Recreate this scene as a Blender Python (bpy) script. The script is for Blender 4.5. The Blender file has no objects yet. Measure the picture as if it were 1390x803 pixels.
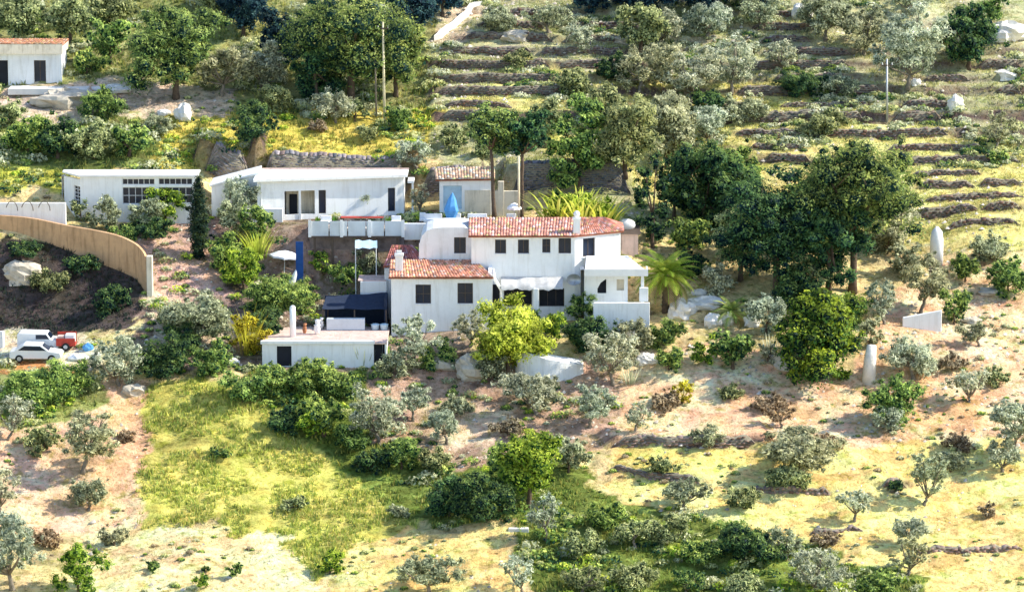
import bpy, math, random
import numpy as np
from mathutils import Vector, Matrix
random.seed(7); rng = np.random.default_rng(7)
scene = bpy.context.scene
col = scene.collection
rad = math.radians

# ------------------------------------------------------------------ camera
PITCH = rad(10); DIST = 300.0; FPX = 5100.0; CX0 = 695.0; CY0 = 401.5
CY, CZ = -DIST*math.cos(PITCH), DIST*math.sin(PITCH)
cp, sp = math.cos(PITCH), math.sin(PITCH)
cam_d = bpy.data.cameras.new('camera'); cam = bpy.data.objects.new('camera', cam_d); col.objects.link(cam)
cam.location = (0, CY, CZ); cam.rotation_euler = (math.pi/2-PITCH, 0, 0)
cam_d.sensor_width = 36; cam_d.lens = FPX/1390*36; cam_d.clip_start = 1; cam_d.clip_end = 6000
scene.camera = cam

def ray(px, py):
    u = (CY0-py)/FPX
    return ((px-CX0)/FPX, cp+u*sp, -sp+u*cp)
def at(px, py, Y):
    d = ray(px, py); t = (Y-CY)/d[1]
    return Vector((d[0]*t, Y, CZ+d[2]*t))
def zf(py, Y): return at(CX0, py, Y).z
def xf(px, Y, py=400): return at(px, py, Y).x
def proj(x, y, z):
    ry, rz = y-CY, z-CZ
    dep = ry*cp - rz*sp
    return CX0+FPX*x/dep, CY0-FPX*(ry*sp+rz*cp)/dep

# ------------------------------------------------------------------ noise
_perm = np.random.default_rng(3).random((256, 256))
def vnoise(x, y, s=1.0, o=0):
    x = np.asarray(x, float)/s+o*17.3+1000; y = np.asarray(y, float)/s+o*9.1+1000
    xi = np.floor(x).astype(int); yi = np.floor(y).astype(int)
    fx = x-xi; fy = y-yi; fx = fx*fx*(3-2*fx); fy = fy*fy*(3-2*fy)
    g = lambda a, b: _perm[a % 256, b % 256]
    return (g(xi, yi)*(1-fx)+g(xi+1, yi)*fx)*(1-fy)+(g(xi, yi+1)*(1-fx)+g(xi+1, yi+1)*fx)*fy-0.5

# ------------------------------------------------------------------ terrain
Z = lambda v: ('z', v)
COLS = {
 0:   [(-36,803),(-22,655),(-9,515),(-6.8,Z(-4.55)),(-2,Z(-4.55)),(2,440),(3.5,405),(7,320),(8,Z(4.2)),(13,Z(4.4)),(15,250),(20,215),(27,160),(50,15)],
 190: [(-36,803),(-22,680),(-8,520),(-4,470),(0,430),(2.5,405),(5,372),(8,335),(11,308),(13,Z(4.2)),(15,Z(4.6)),(16.5,233),(21,200),(27,165),(50,15)],
 300: [(-36,803),(-20,650),(-8,520),(-4,482),(0,435),(5,380),(9,335),(12,303),(18,Z(4.2)),(21,Z(4.5)),(27,175),(35,120),(50,5)],
 430: [(-36,803),(-20,660),(-7.5,520),(-5.6,Z(-4.75)),(-0.5,Z(-4.5)),(1,Z(-3.2)),(5,Z(-2.7)),(8.5,Z(-1)),(9.8,Z(4.0)),(20.5,Z(4.3)),(27,175),(35,125),(50,0)],
 520: [(-36,803),(-20,660),(-7.5,525),(-5.6,Z(-4.7)),(-3,Z(-4)),(1,Z(-3.1)),(5,Z(-2.7)),(8.5,Z(-1.5)),(9.8,Z(4.0)),(20.5,Z(4.3)),(27,180),(35,125),(50,0)],
 600: [(-36,803),(-20,665),(-8,540),(-1.5,Z(-3.1)),(0,Z(-2.8)),(8,Z(-2.4)),(10,Z(4.0)),(17,Z(4.2)),(20,Z(4.6)),(27,185),(50,0)],
 700: [(-36,803),(-20,660),(-8,535),(-1.5,Z(-3.0)),(0,Z(-2.7)),(8.5,Z(-2.5)),(10,Z(4.0)),(15,Z(4.2)),(17,Z(4.6)),(27,180),(50,-5)],
 840: [(-36,803),(-20,655),(-8,540),(-3,470),(-1.5,Z(-2.9)),(6,Z(-2.2)),(9.5,Z(2.5)),(13,300),(18,262),(27,190),(50,-5)],
 960: [(-36,803),(-20,655),(-9,530),(-2,458),(3,425),(7,395),(13,345),(20,290),(27,225),(50,0)],
 1200:[(-36,803),(-20,655),(-9,545),(0,460),(8,388),(14,335),(22,265),(30,192),(52,-5)],
 1390:[(-36,803),(-20,655),(-9,548),(0,465),(8,392),(14,340),(22,270),(30,200),(52,0)],
}
GX = np.arange(-70, 70.01, 0.5); GY = np.arange(-60, 90.01, 0.5)
def profile(pts):
    ys = [-60]; zs = [0]
    for y, v in pts:
        ys.append(y); zs.append(v[1] if isinstance(v, tuple) else zf(v, y))
    zs[0] = zs[1]-0.36*(ys[1]-ys[0])
    ys.append(90); zs.append(zs[-1]+0.46*(90-ys[-2]))
    return np.interp(GY, ys, zs)
cx = sorted(COLS); prof = np.array([profile(COLS[c]) for c in cx])
cxw = np.array([(c-CX0)/17.0 for c in cx])
T = np.array([[0.0]]); T = np.stack([np.interp(GX, cxw, prof[:, j]) for j in range(len(GY))], axis=1)
def smooth(A, ax, k):
    ker = np.hanning(k+2)[1:-1]; ker /= ker.sum(); pad = [(0, 0), (0, 0)]; pad[ax] = (k//2, k//2)
    P = np.pad(A, pad, mode='edge')
    return np.apply_along_axis(lambda r: np.convolve(r, ker, 'valid'), ax, P)
T = smooth(smooth(T, 1, 5), 0, 9)
def bilin(A, x, y):
    fx = np.clip((x-GX[0])/0.5, 0, len(GX)-1.001); fy = np.clip((y-GY[0])/0.5, 0, len(GY)-1.001)
    i = fx.astype(int); j = fy.astype(int); fx = fx-i; fy = fy-j
    return (A[i, j]*(1-fx)+A[i+1, j]*fx)*(1-fy)+(A[i, j+1]*(1-fx)+A[i+1, j+1]*fx)*fy
def padmask(x, y):
    # 1 on the levelled yards, 0 on the wild hillside
    m = np.clip((x+47)/3, 0, 1)*np.clip((14-x)/3, 0, 1)*np.clip((y+7)/2, 0, 1)*np.clip((22-y)/2, 0, 1)
    return m
def base_h(x, y):
    x = np.asarray(x, float); y = np.asarray(y, float)
    z = bilin(T, x, y)
    z = z + np.where(y > 90, (np.minimum(y, 420)-90)*0.42+np.clip(y-420, 0, 2000)*0.02, 0)
    z = z - np.where(y < -60, (-60-np.maximum(y, -120))*0.4, 0)
    wild = 1-padmask(x, y)
    up = np.clip((x+8)/3, 0, 1)*np.clip((y-19)/4, 0, 1)
    z = z + wild*((vnoise(x, y, 9, 1)*1.1+vnoise(x, y, 3.1, 2)*0.42)*(1-.85*up)+vnoise(x, y, 1.1, 3)*0.2*(1-.4*up)+vnoise(x, y*1.6, .62, 4)*.13+np.clip(np.abs(vnoise(x*.6, y*1.8, 1.7, 9))-.02, 0, .12)*1.2*(1-up))
    return z
WALLS = []     # (polyline world [(x,y)], height, L)
def height(x, y):
    x = np.asarray(x, float); y = np.asarray(y, float)
    z = base_h(x, y)
    for pl, h, L in WALLS:
        xs = [p[0] for p in pl]; ys = [p[1] for p in pl]
        yl = np.interp(x, xs, ys)
        f = np.clip((x-xs[0]+.8)/.8, 0, 1)*np.clip((xs[-1]+.8-x)/.8, 0, 1)
        d = y-yl
        z = z + h*f*np.clip((d+.1)/.35, 0, 1)*np.clip(1-d/L, 0, 1)
    return z
def H(x, y): return float(height(np.array([x]), np.array([y]))[0])
def hit(px, py, fn=None):
    fn = fn or height
    d = ray(px, py); Y = np.arange(-58, 150, 0.2); t = (Y-CY)/d[1]
    x = d[0]*t; z = CZ+d[2]*t; g = fn(x, Y)
    k = np.argmax(z <= g)
    if k == 0: k = len(Y)-1
    a, b = z[k-1]-g[k-1], g[k]-z[k]; w = a/(a+b) if a+b > 0 else 0
    yy = Y[k-1]+0.2*w; tt = (yy-CY)/d[1]
    return Vector((d[0]*tt, yy, CZ+d[2]*tt))

# terrace walls: points along the foot in the photo, height m, how far back the fill reaches, label
TW = [
 ([(828,604),(930,606),(1034,601)], .75, 3.2, 'long dry stone bank wall across the pink slope right of the white house'),
 ([(815,632),(860,642),(905,652),(960,660)], .45, 2.6, 'low stone ledge slanting through the yellow field below the pink slope'),
 ([(1000,668),(1070,672),(1140,668)], .4, 2.5, 'low stone ledge in the yellow field beneath the spreading olive'),
 ([(1185,660),(1215,662),(1240,660)], .6, 2.4, 'short dark stone ledge left of the twisted olive'),
 ([(1085,722),(1130,724),(1180,720)], .3, 2.2, 'low stone ledge in the lower right field'),
 ([(1230,752),(1310,750),(1395,742)], .3, 2.2, 'long thin stone ledge low in the right hand yellow field'),
]
ROWS = [  # foot of each step across the upper hill: photo x range, heights at left / middle / right, rise, wall stretches, name
 (640, 1100, 20, 24, 22, .55, [(690,780),(1010,1075)], 'the topmost terrace wall on the hill'),
 (640, 1395, 38, 41, 38, .6, [(650,735),(770,880),(1020,1110)], 'the second terrace wall from the hilltop'),
 (620, 1395, 56, 60, 56, .65, [(628,745),(765,840),(1030,1100),(1345,1394)], 'the third terrace wall from the hilltop'),
 (600, 1395, 74, 77, 74, .65, [(605,720),(735,850),(1040,1150)], 'the fourth terrace wall from the hilltop'),
 (583, 1395, 93, 96, 93, .8, [(584,742),(760,850),(1000,1150),(1330,1394)], 'the fifth terrace wall from the hilltop, just above the pole foot terraces'),
 (583, 1395, 112, 115, 112, .8, [(585,755),(1050,1150),(1255,1312)], 'the sixth terrace wall from the hilltop, level with the pole shaft'),
 (586, 1395, 130, 132, 129, .9, [(588,765),(1000,1195),(1352,1394)], 'the seventh terrace wall from the hilltop'),
 (590, 1395, 147, 150, 146, .6, [(592,690),(962,1040),(1060,1180),(1225,1290)], 'the eighth terrace wall from the hilltop'),
 (590, 1395, 163, 168, 165, 1.0, [(592,680),(960,1170),(1214,1276)], 'the tall shaded terrace wall at the foot of the pale pole'),
 (950, 1395, 187, 188, 186, .75, [(1000,1090),(1100,1285),(1362,1395)], 'the terrace wall one step below the pale pole'),
 (980, 1395, 206, 206, 204, .55, [(1015,1090),(1205,1335)], 'the low wall two steps below the pale pole'),
 (1000, 1395, 222, 224, 222, .7, [(1040,1100),(1225,1345),(1358,1395)], 'the wall three steps below the pale pole'),
 (1150, 1395, 239, 240, 238, .5, [(1235,1330)], 'the thin wall four steps below the pale pole'),
 (1180, 1395, 256, 257, 255, .7, [(1245,1320),(1330,1395)], 'the dark wall five steps below the pale pole'),
 (1200, 1395, 272, 273, 271, .45, [(1255,1392)], 'the thin wall above the lowest dark one at right'),
 (1220, 1395, 290, 291, 289, .75, [(1246,1325),(1334,1395)], 'the lowest dark terrace wall at the right edge'),
 (1270, 1395, 311, 312, 310, .45, [(1285,1392)], 'the last faint wall above the bare slope'),
]
raw = []
for pts, h, L, lab in TW:
    raw.append([tuple(hit(px, py, base_h)[:2]) for px, py in pts])
# house retaining walls at the back of the plateau
def densify(pl, amp=.25):
    out = []
    for (x0, y0), (x1, y1) in zip(pl[:-1], pl[1:]):
        n = max(2, int(abs(x1-x0)/1.2))
        for i in range(n):
            t = i/n; out.append((x0+(x1-x0)*t, y0+(y1-y0)*t+random.uniform(-amp, amp)))
    out.append(pl[-1]); return out
raw = [densify(sorted(r)) for r in raw]
RET = [([(276,21.4),(350,21.3)], 3.0, 6.0, 'grey brown retaining wall behind the left wing of the upper white villa'),
       ([(352,21.4),(560,21.4)], 2.9, 6.0, 'long grey retaining wall running along behind the flat white villa roof'),
       ([(566,20.6),(650,20.0)], 2.4, 5.0, 'brown retaining wall behind the small pale outbuilding'),
       ([(690,18.4),(860,18.0)], 2.7, 6.0, 'dark retaining wall behind the trunks of the umbrella pines')]
retw = [densify([(xf(px, Y), Y) for px, Y in p], .05) for p, h, L, l in RET]
HB = height
for (pts, h, L, lab), w in zip(TW, raw): WALLS.append((w, h, L))
for (p, h, L, lab), w in zip(RET, retw): WALLS.append((w, h, L))
rowsegs = []
for x0, x1, ya, yb, yc, h, segs, nm in ROWS:
    n = max(4, int((x1-x0)/22)); line = []
    for k in range(n+1):
        px = x0+(x1-x0)*k/n; py = np.interp(px, [x0, (x0+x1)/2, x1], [ya, yb, yc]); q = (py-ya)
        X0 = np.array([0.0]); pt = hit(px, py, lambda x, y: bilin(T, x, y)); line.append((pt.x, pt.y+random.uniform(-.14, .14)))
    line.sort(); WALLS.append((line, h, 2.0))
    lx = [a[0] for a in line]; ly = [a[1] for a in line]
    for k, (sa, sb) in enumerate(segs):
        sa = max(x0, sa-11); sb = min(x1, sb+11); xa = np.interp(sa, [x0, x1], [lx[0], lx[-1]]); xb = np.interp(sb, [x0, x1], [lx[0], lx[-1]]); m = max(3, int((xb-xa)/1.0))
        w = [(float(t), float(np.interp(t, lx, ly))) for t in np.linspace(xa, xb, m+1)]
        st = {1: [''], 2: ['left stretch of ', 'right stretch of '], 3: ['left stretch of ', 'middle stretch of ', 'right stretch of '], 4: ['leftmost stretch of ', 'second stretch from left of ', 'third stretch from left of ', 'rightmost stretch of ']}[len(segs)][k]
        lab = (st+nm) if st else nm[4:]; rowsegs.append((w, h, lab))

# ------------------------------------------------------------------ materials
def newmat(name):
    m = bpy.data.materials.new(name); m.use_nodes = True
    nt = m.node_tree; b = nt.nodes['Principled BSDF']; return m, nt, b
def N(nt, t, **kw):
    n = nt.nodes.new(t)
    for k, v in kw.items():
        if k in n.inputs: n.inputs[k].default_value = v
        else: setattr(n, k, v)
    return n
def ramp(nt, fac, stops):
    r = nt.nodes.new('ShaderNodeValToRGB'); nt.links.new(fac, r.inputs[0])
    e = r.color_ramp.elements
    while len(e) < len(stops): e.new(0.5)
    for k, (p, c) in enumerate(stops):
        e[k].position = p; e[k].color = (*c, 1) if len(c) == 3 else c
    return r.outputs[0]
def mul(nt, a, b, fac=1.0):
    m = nt.nodes.new('ShaderNodeMix'); m.data_type = 'RGBA'; m.blend_type = 'MULTIPLY'; m.inputs[0].default_value = fac
    nt.links.new(a, m.inputs[6]); nt.links.new(b, m.inputs[7]); return m.outputs[2]
def mat(name, c, rough=.8, var=.25, scale=1.5, bump=.0, bscale=8, metal=0, spec=.3):
    m, nt, b = newmat(name)
    tc = N(nt, 'ShaderNodeTexCoord'); n1 = N(nt, 'ShaderNodeTexNoise', Scale=scale, Detail=6.0, Roughness=.65)
    nt.links.new(tc.outputs['Object'], n1.inputs['Vector'])
    lo = tuple(max(0, v*(1-var)) for v in c); hi = tuple(min(1, v*(1+var*.5)) for v in c)
    nt.links.new(ramp(nt, n1.outputs['Fac'], [(.3, lo), (.5, c), (.7, hi)]), b.inputs['Base Color'])
    b.inputs['Roughness'].default_value = rough; b.inputs['Metallic'].default_value = metal
    b.inputs['Specular IOR Level'].default_value = spec
    if bump:
        n2 = N(nt, 'ShaderNodeTexNoise', Scale=bscale, Detail=5.0); bp = N(nt, 'ShaderNodeBump', Strength=bump, Distance=.05)
        nt.links.new(tc.outputs['Object'], n2.inputs['Vector'])
        nt.links.new(n2.outputs['Fac'], bp.inputs['Height']); nt.links.new(bp.outputs[0], b.inputs['Normal'])
    return m
def plaster(name, c, stain=.16):
    # weathered limewash: broad mottling, rain streaks running down, fine trowel bump
    m, nt, b = newmat(name)
    tc = N(nt, 'ShaderNodeTexCoord')
    n1 = N(nt, 'ShaderNodeTexNoise', Scale=.7, Detail=7.0, Roughness=.7); nt.links.new(tc.outputs['Object'], n1.inputs['Vector'])
    mp = N(nt, 'ShaderNodeMapping'); mp.inputs['Scale'].default_value = (3.2, 3.2, .35)
    n2 = N(nt, 'ShaderNodeTexNoise', Scale=1.0, Detail=5.0, Roughness=.6)
    nt.links.new(tc.outputs['Object'], mp.inputs[0]); nt.links.new(mp.outputs[0], n2.inputs['Vector'])
    d = tuple(v*(1-stain) for v in c)
    a = ramp(nt, n1.outputs['Fac'], [(.35, d), (.55, c)])
    s = ramp(nt, n2.outputs['Fac'], [(.36, (1-stain*1.3, 1-stain*1.4, 1-stain*1.6)), (.5, (1, 1, 1))])
    nt.links.new(mul(nt, a, s), b.inputs['Base Color']); b.inputs['Roughness'].default_value = .85
    n3 = N(nt, 'ShaderNodeTexNoise', Scale=9.0, Detail=4.0); bp = N(nt, 'ShaderNodeBump', Strength=.25, Distance=.04)
    nt.links.new(tc.outputs['Object'], n3.inputs['Vector']); nt.links.new(n3.outputs['Fac'], bp.inputs['Height']); nt.links.new(bp.outputs[0], b.inputs['Normal'])
    return m
def attrmat(name, rough=.8, trans=0.0, var=.0, vs=3.0, bump=0, spec=.2):
    m, nt, b = newmat(name)
    at_ = N(nt, 'ShaderNodeAttribute', attribute_name='col'); c = at_.outputs['Color']
    if var:
        tc = N(nt, 'ShaderNodeTexCoord'); n1 = N(nt, 'ShaderNodeTexNoise', Scale=vs, Detail=6.0, Roughness=.7)
        nt.links.new(tc.outputs['Object'], n1.inputs['Vector'])
        c = mul(nt, c, ramp(nt, n1.outputs['Fac'], [(.25, (1-var,)*3), (.75, (1+var,)*3)]))
        if bump:
            bp = N(nt, 'ShaderNodeBump', Strength=bump, Distance=.1)
            nt.links.new(n1.outputs['Fac'], bp.inputs['Height']); nt.links.new(bp.outputs[0], b.inputs['Normal'])
    nt.links.new(c, b.inputs['Base Color']); b.inputs['Roughness'].default_value = rough
    b.inputs['Specular IOR Level'].default_value = spec
    if trans:
        tr = N(nt, 'ShaderNodeBsdfTranslucent'); mx = N(nt, 'ShaderNodeMixShader'); mx.inputs[0].default_value = trans
        nt.links.new(c, tr.inputs['Color']); nt.links.new(b.outputs[0], mx.inputs[1]); nt.links.new(tr.outputs[0], mx.inputs[2])
        nt.links.new(mx.outputs[0], nt.nodes['Material Output'].inputs['Surface'])
    return m
M = {}
M['white'] = plaster('white_limewash', (.87, .88, .88), .07)
M['white2'] = plaster('old_limewash', (.80, .82, .84), .10)
M['cream'] = plaster('cream_render', (.78, .70, .56), .2)
M['tan'] = plaster('tan_render', (.60, .37, .20), .22)
M['pink'] = plaster('pink_render', (.75, .55, .48), .2)
M['rubble'] = mat('rubble_wall', (.22, .175, .165), .95, .5, 1.6, .9, 5)
M['drystone'] = attrmat('dry_stone', .95, 0, .35, 4, .5)
M['tile'] = attrmat('clay_tile', .85, 0, .35, 2.2, .1)
M['leaf'] = attrmat('foliage', .6, .42, 0)
M['bark'] = mat('bark', (.12, .085, .06), .95, .5, 4, .8, 12)
M['barkgrey'] = mat('olive_bark', (.22, .19, .15), .95, .5, 4, .8, 12)
M['glass'] = mat('dark_glass', (.010, .020, .045), .25, .4, 1.2, 0, spec=.35)
M['frame'] = mat('dark_frame', (.10, .075, .06), .7, .3)
M['wframe'] = mat('white_frame', (.8, .8, .8), .5, .1)
M['dark'] = mat('shadowy_interior', (.02, .022, .03), .9, .3)
M['bluecloth'] = mat('blue_cloth', (.10, .32, .66), .8, .2, 3)
M['deepblue'] = mat('deep_blue_cloth', (.015, .07, .26), .8, .2, 3)
M['navy'] = mat('navy_shade_cloth', (.022, .035, .07), .9, .3, 3, .3, 6)
M['canvas'] = mat('grey_canvas', (.50, .50, .50), .9, .3, 1.2, .3, 6)
M['lilac'] = mat('pale_sheet', (.74, .75, .84), .8, .1, 1.2, .1)
M['wcloth'] = mat('white_cloth', (.85, .85, .85), .8, .08)
M['wpaint'] = mat('white_car_paint', (.82, .82, .82), .3, .04, 1, spec=.5)
M['red'] = mat('red_paint', (.5, .05, .03), .5, .3)
M['steel'] = mat('grey_metal', (.45, .47, .5), .45, .2, metal=.6)
M['rubber'] = mat('black_rubber', (.02, .02, .02), .9, .2)
M['panel'] = mat('frosted_panel', (.62, .68, .72), .4, .15, .8)
M['wood'] = mat('weathered_wood', (.35, .26, .17), .9, .4, 3, .4)
M['polewood'] = mat('pole_wood', (.70, .62, .42), .9, .35, 2, .3)
M['concrete'] = mat('pale_concrete', (.72, .70, .66), .9, .2, 1, .3)
M['paving'] = mat('terrace_paving', (.62, .55, .48), .9, .3, 1, .3)
M['blush'] = mat('pale_blue_panel', (.45, .62, .75), .6, .2)
M['rock'] = mat('limestone', (.55, .49, .40), .95, .35, 1.8, 1.0, 3)
M['wrock'] = mat('white_rock', (.78, .75, .70), .95, .25, 1.8, 1.0, 3)
M['terracotta'] = mat('terracotta', (.45, .2, .1), .9, .2)

# ------------------------------------------------------------------ mesh helpers
ORG = {}
def link(o, parent=None, org=None):
    col.objects.link(o)
    if parent is not None:
        o.parent = parent; ORG[o.name] = ORG[parent.name]
    else: ORG[o.name] = org if org is not None else Vector((0, 0, 0))
    return o
def tag(o, label, cat, group=None, kind=None):
    o['label'] = label; o['category'] = cat
    if group: o['group'] = group
    if kind: o['kind'] = kind
    return o
def thing(name, loc, label, cat, group=None):
    o = bpy.data.objects.new(name, None); o.location = loc; o.empty_display_size = .3
    link(o, None, Vector(loc)); return tag(o, label, cat, group)
class MB:
    def __init__(s): s.v = []; s.f = []; s.c = []
    def add(s, vs, fs, c=None):
        k = len(s.v); s.v += [tuple(p) for p in vs]; s.f += [tuple(i+k for i in f) for f in fs]
        if c is not None: s.c += [c]*len(vs)
        return s
    def box(s, x0, y0, z0, x1, y1, z1):
        x0, x1 = sorted((x0, x1)); y0, y1 = sorted((y0, y1)); z0, z1 = sorted((z0, z1))
        return s.add([(x0,y0,z0),(x1,y0,z0),(x1,y1,z0),(x0,y1,z0),(x0,y0,z1),(x1,y0,z1),(x1,y1,z1),(x0,y1,z1)],
              [(0,3,2,1),(4,5,6,7),(0,1,5,4),(1,2,6,5),(2,3,7,6),(3,0,4,7)])
    def prism(s, poly, axis, a, b):
        # poly in the plane normal to axis ('z': xy, 'y': xz, 'x': yz)
        f = {'z': lambda p, t: (p[0], p[1], t), 'y': lambda p, t: (p[0], t, p[1]), 'x': lambda p, t: (t, p[0], p[1])}[axis]
        n = len(poly); vs = [f(p, a) for p in poly]+[f(p, b) for p in poly]
        return s.add(vs, [tuple(range(n))[::-1], tuple(range(n, 2*n))]+[(i, (i+1) % n, n+(i+1) % n, n+i) for i in range(n)])
    def tube(s, pts, r, n=7, cap=True):
        pts = [Vector(p) for p in pts]; r = r if isinstance(r, (list, tuple)) else [r]*len(pts)
        vs = []; up = Vector((.13, .31, 1)).normalized()
        for i, p in enumerate(pts):
            d = (pts[min(i+1, len(pts)-1)]-pts[max(i-1, 0)]).normalized()
            a = d.cross(up); a = a.normalized() if a.length > .1 else d.cross(Vector((1, 0, 0))).normalized(); b = d.cross(a)
            for k in range(n):
                t = 2*math.pi*k/n; vs.append(p+(a*math.cos(t)+b*math.sin(t))*r[i])
        fs = [(i*n+k, i*n+(k+1) % n, (i+1)*n+(k+1) % n, (i+1)*n+k) for i in range(len(pts)-1) for k in range(n)]
        if cap: fs += [tuple(range(n))[::-1], tuple(range((len(pts)-1)*n, len(pts)*n))]
        return s.add(vs, fs)
    def sphere(s, c, r, n=10, m=6, jit=0, zs=1, seed=0):
        rr = random.Random(seed); vs = []; c = Vector(c); r = r if isinstance(r, (list, tuple)) else (r, r, r*zs)
        for i in range(m+1):
            a = math.pi*i/m
            for k in range(n):
                b = 2*math.pi*k/n; j = 1+rr.uniform(-jit, jit)
                vs.append(c+Vector((math.sin(a)*math.cos(b)*r[0], math.sin(a)*math.sin(b)*r[1], math.cos(a)*r[2]))*j)
        return s.add(vs, [(i*n+k, (i+1)*n+k, (i+1)*n+(k+1) % n, i*n+(k+1) % n) for i in range(m) for k in range(n)])
    def build(s, name, m, parent=None, smooth=False, bevel=0):
        o = bpy.data.objects.new(name, bpy.data.meshes.new(name)); link(o, parent)
        g = ORG[o.name]
        o.data.from_pydata([(p[0]-g[0], p[1]-g[1], p[2]-g[2]) for p in s.v], [], s.f)
        o.data.materials.append(m)
        if s.c and len(s.c) == len(s.v):
            a = o.data.color_attributes.new('col', 'FLOAT_COLOR', 'POINT')
            a.data.foreach_set('color', np.array([(*c, 1) for c in s.c], dtype=np.float32).ravel())
        if smooth: o.data.shade_smooth()
        if bevel:
            b = o.modifiers.new('bevel', 'BEVEL'); b.width = bevel; b.segments = 2; b.limit_method = 'ANGLE'
        o.data.update(); return o
def npmesh(name, V, F, C, m, parent=None):
    # V (n,3), F (k,4) quads or (k,3)
    o = bpy.data.objects.new(name, bpy.data.meshes.new(name)); link(o, parent)
    g = np.array(ORG[o.name]); V = V-g; me = o.data; q = F.shape[1]
    me.vertices.add(len(V)); me.vertices.foreach_set('co', V.astype(np.float32).ravel())
    me.loops.add(F.size); me.loops.foreach_set('vertex_index', F.astype(np.int32).ravel())
    me.polygons.add(len(F)); me.polygons.foreach_set('loop_start', (np.arange(len(F))*q).astype(np.int32))
    me.polygons.foreach_set('loop_total', np.full(len(F), q, np.int32))
    me.update(calc_edges=True)
    a = me.color_attributes.new('col', 'FLOAT_COLOR', 'POINT')
    a.data.foreach_set('color', np.concatenate([C, np.ones((len(C), 1))], 1).astype(np.float32).ravel())
    me.materials.append(m); me.validate(); return o

# ------------------------------------------------------------------ ground sheet
def axis(lo, hi, step, far):
    a = list(np.arange(lo, hi+1e-6, step)); d = step
    while a[-1] < far: d *= 1.25; a.append(a[-1]+d)
    d = step
    while a[0] > -far: d *= 1.25; a.insert(0, a[0]-d)
    return np.array(a)
ax = axis(-46, 46, .3, 1800); ay = axis(-42, 64, .3, 1800)
XX, YY = np.meshgrid(ax, ay, indexing='ij')
ZZ = height(XX.ravel(), YY.ravel()).reshape(XX.shape)
def smask(poly, X, Y):
    ins = np.zeros(X.shape, bool); n = len(poly)
    for i in range(n):
        x0, y0 = poly[i]; x1, y1 = poly[(i+1) % n]
        c = ((y0 > Y) != (y1 > Y)) & (X < (x1-x0)*(Y-y0)/((y1-y0) or 1e-9)+x0)
        ins ^= c
    return ins
ZONES = [
 ('hill', (.44,.44,.26), [(570,-400),(2400,-400),(2400,340),(1000,335),(850,300),(580,215)]),
 ('hill', (.72,.65,.25), [(590,150),(700,85),(1040,110),(1390,200),(2400,200),(2400,330),(1000,335),(860,250)]),
 ('scrub', (.30,.31,.13), [(-900,-400),(600,-400),(590,150),(200,170),(-900,240)]),
 ('rocky', (.58,.48,.36), [(90,105),(330,120),(300,170),(150,150),(120,180),(0,170),(0,118)]),
 ('weeds', (.60,.50,.12), [(190,165),(350,150),(600,150),(575,225),(180,232)]),
 ('rocky', (.62,.52,.36), [(600,12),(660,10),(625,60),(585,60)]),
 ('scrub', (.22,.27,.09), [(-900,165),(210,165),(205,228),(-900,235)]),
 ('weeds', (.50,.50,.10), [(-900,228),(90,225),(88,262),(-900,268)]),
 ('yard', (.30,.23,.19), [(180,285),(640,285),(640,505),(350,505),(180,500)]),
 ('yard', (.62,.42,.34), [(190,310),(290,310),(300,400),(195,420)]),
 ('yard', (.62,.50,.40), [(200,405),(340,435),(350,470),(210,470)]),
 ('bank', (.12,.10,.095), [(-400,300),(60,322),(180,350),(203,400),(170,440),(110,452),(-400,452)]),  # shade below the tan wall put into this dark ground colour
 ('yard', (.80,.68,.50), [(-400,452),(118,452),(135,497),(-400,500)]),
 ('yard', (.62,.30,.13), [(-400,494),(115,490),(125,503),(-400,510)]),
 ('field', (.74,.50,.34), [(-400,505),(200,510),(190,720),(-400,720)]),
 ('weeds', (.30,.33,.12), [(-400,505),(150,505),(140,545),(60,580),(-400,575)]),
 ('rocky', (.80,.50,.30), [(155,518),(212,518),(204,620),(192,712),(110,715),(148,600)]),
 ('meadow', (.56,.53,.14), [(206,518),(270,512),(330,520),(430,590),(610,640),(570,720),(480,745),(430,798),(390,735),(300,712),(186,722),(200,690),(186,655),(208,610),(194,565)]),
 ('field', (.92,.70,.38), [(110,716),(385,722),(425,780),(440,900),(80,900)]),
 ('field', (.93,.66,.28), [(480,735),(560,718),(690,712),(700,803),(720,1000),(440,900)]),
 ('yard', (.48,.34,.25), [(480,500),(850,480),(830,600),(640,640),(480,600)]),
 ('field', (.76,.58,.42), [(560,540),(700,560),(690,610),(600,610)]),
 ('weeds', (.22,.29,.07), [(330,505),(500,505),(500,600),(620,630),(760,620),(840,690),(960,700),(1250,785),(1250,1000),(740,1000),(700,700),(540,710),(420,600)]),
 ('rocky', (.90,.57,.36), [(850,470),(1000,470),(1160,500),(1200,400),(1300,350),(2400,340),(2400,600),(825,604)]),
 ('rocky', (.80,.47,.27), [(1240,500),(1330,540),(1330,590),(1235,575)]),
 ('field', (.93,.66,.27), [(820,600),(2400,600),(2400,1000),(1260,1000),(1250,785),(960,700),(840,690)]),
 ('field', (.86,.68,.22), [(825,604),(1100,606),(1060,640),(900,650)]),
]
PX, PY = proj(XX, YY, ZZ)
WX = PX+vnoise(XX, YY, 2.2, 5)*26+vnoise(XX, YY, .8, 6)*14; WY = PY+vnoise(XX, YY, 2.2, 7)*20+vnoise(XX, YY, .8, 8)*10
COLR = np.zeros(XX.shape+(3,)); COLR[:] = (.66, .54, .28)
ZID = np.full(XX.shape, -1)
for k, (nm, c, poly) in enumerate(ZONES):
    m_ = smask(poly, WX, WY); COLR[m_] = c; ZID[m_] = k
nz = (1+vnoise(XX, YY, 5, 11)*.35+vnoise(XX, YY*1.8, 1.5, 12)*.45+vnoise(XX, YY*1.5, .55, 13)*.5)[..., None]
tint = vnoise(XX, YY, 2.0, 14)[..., None]
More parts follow.
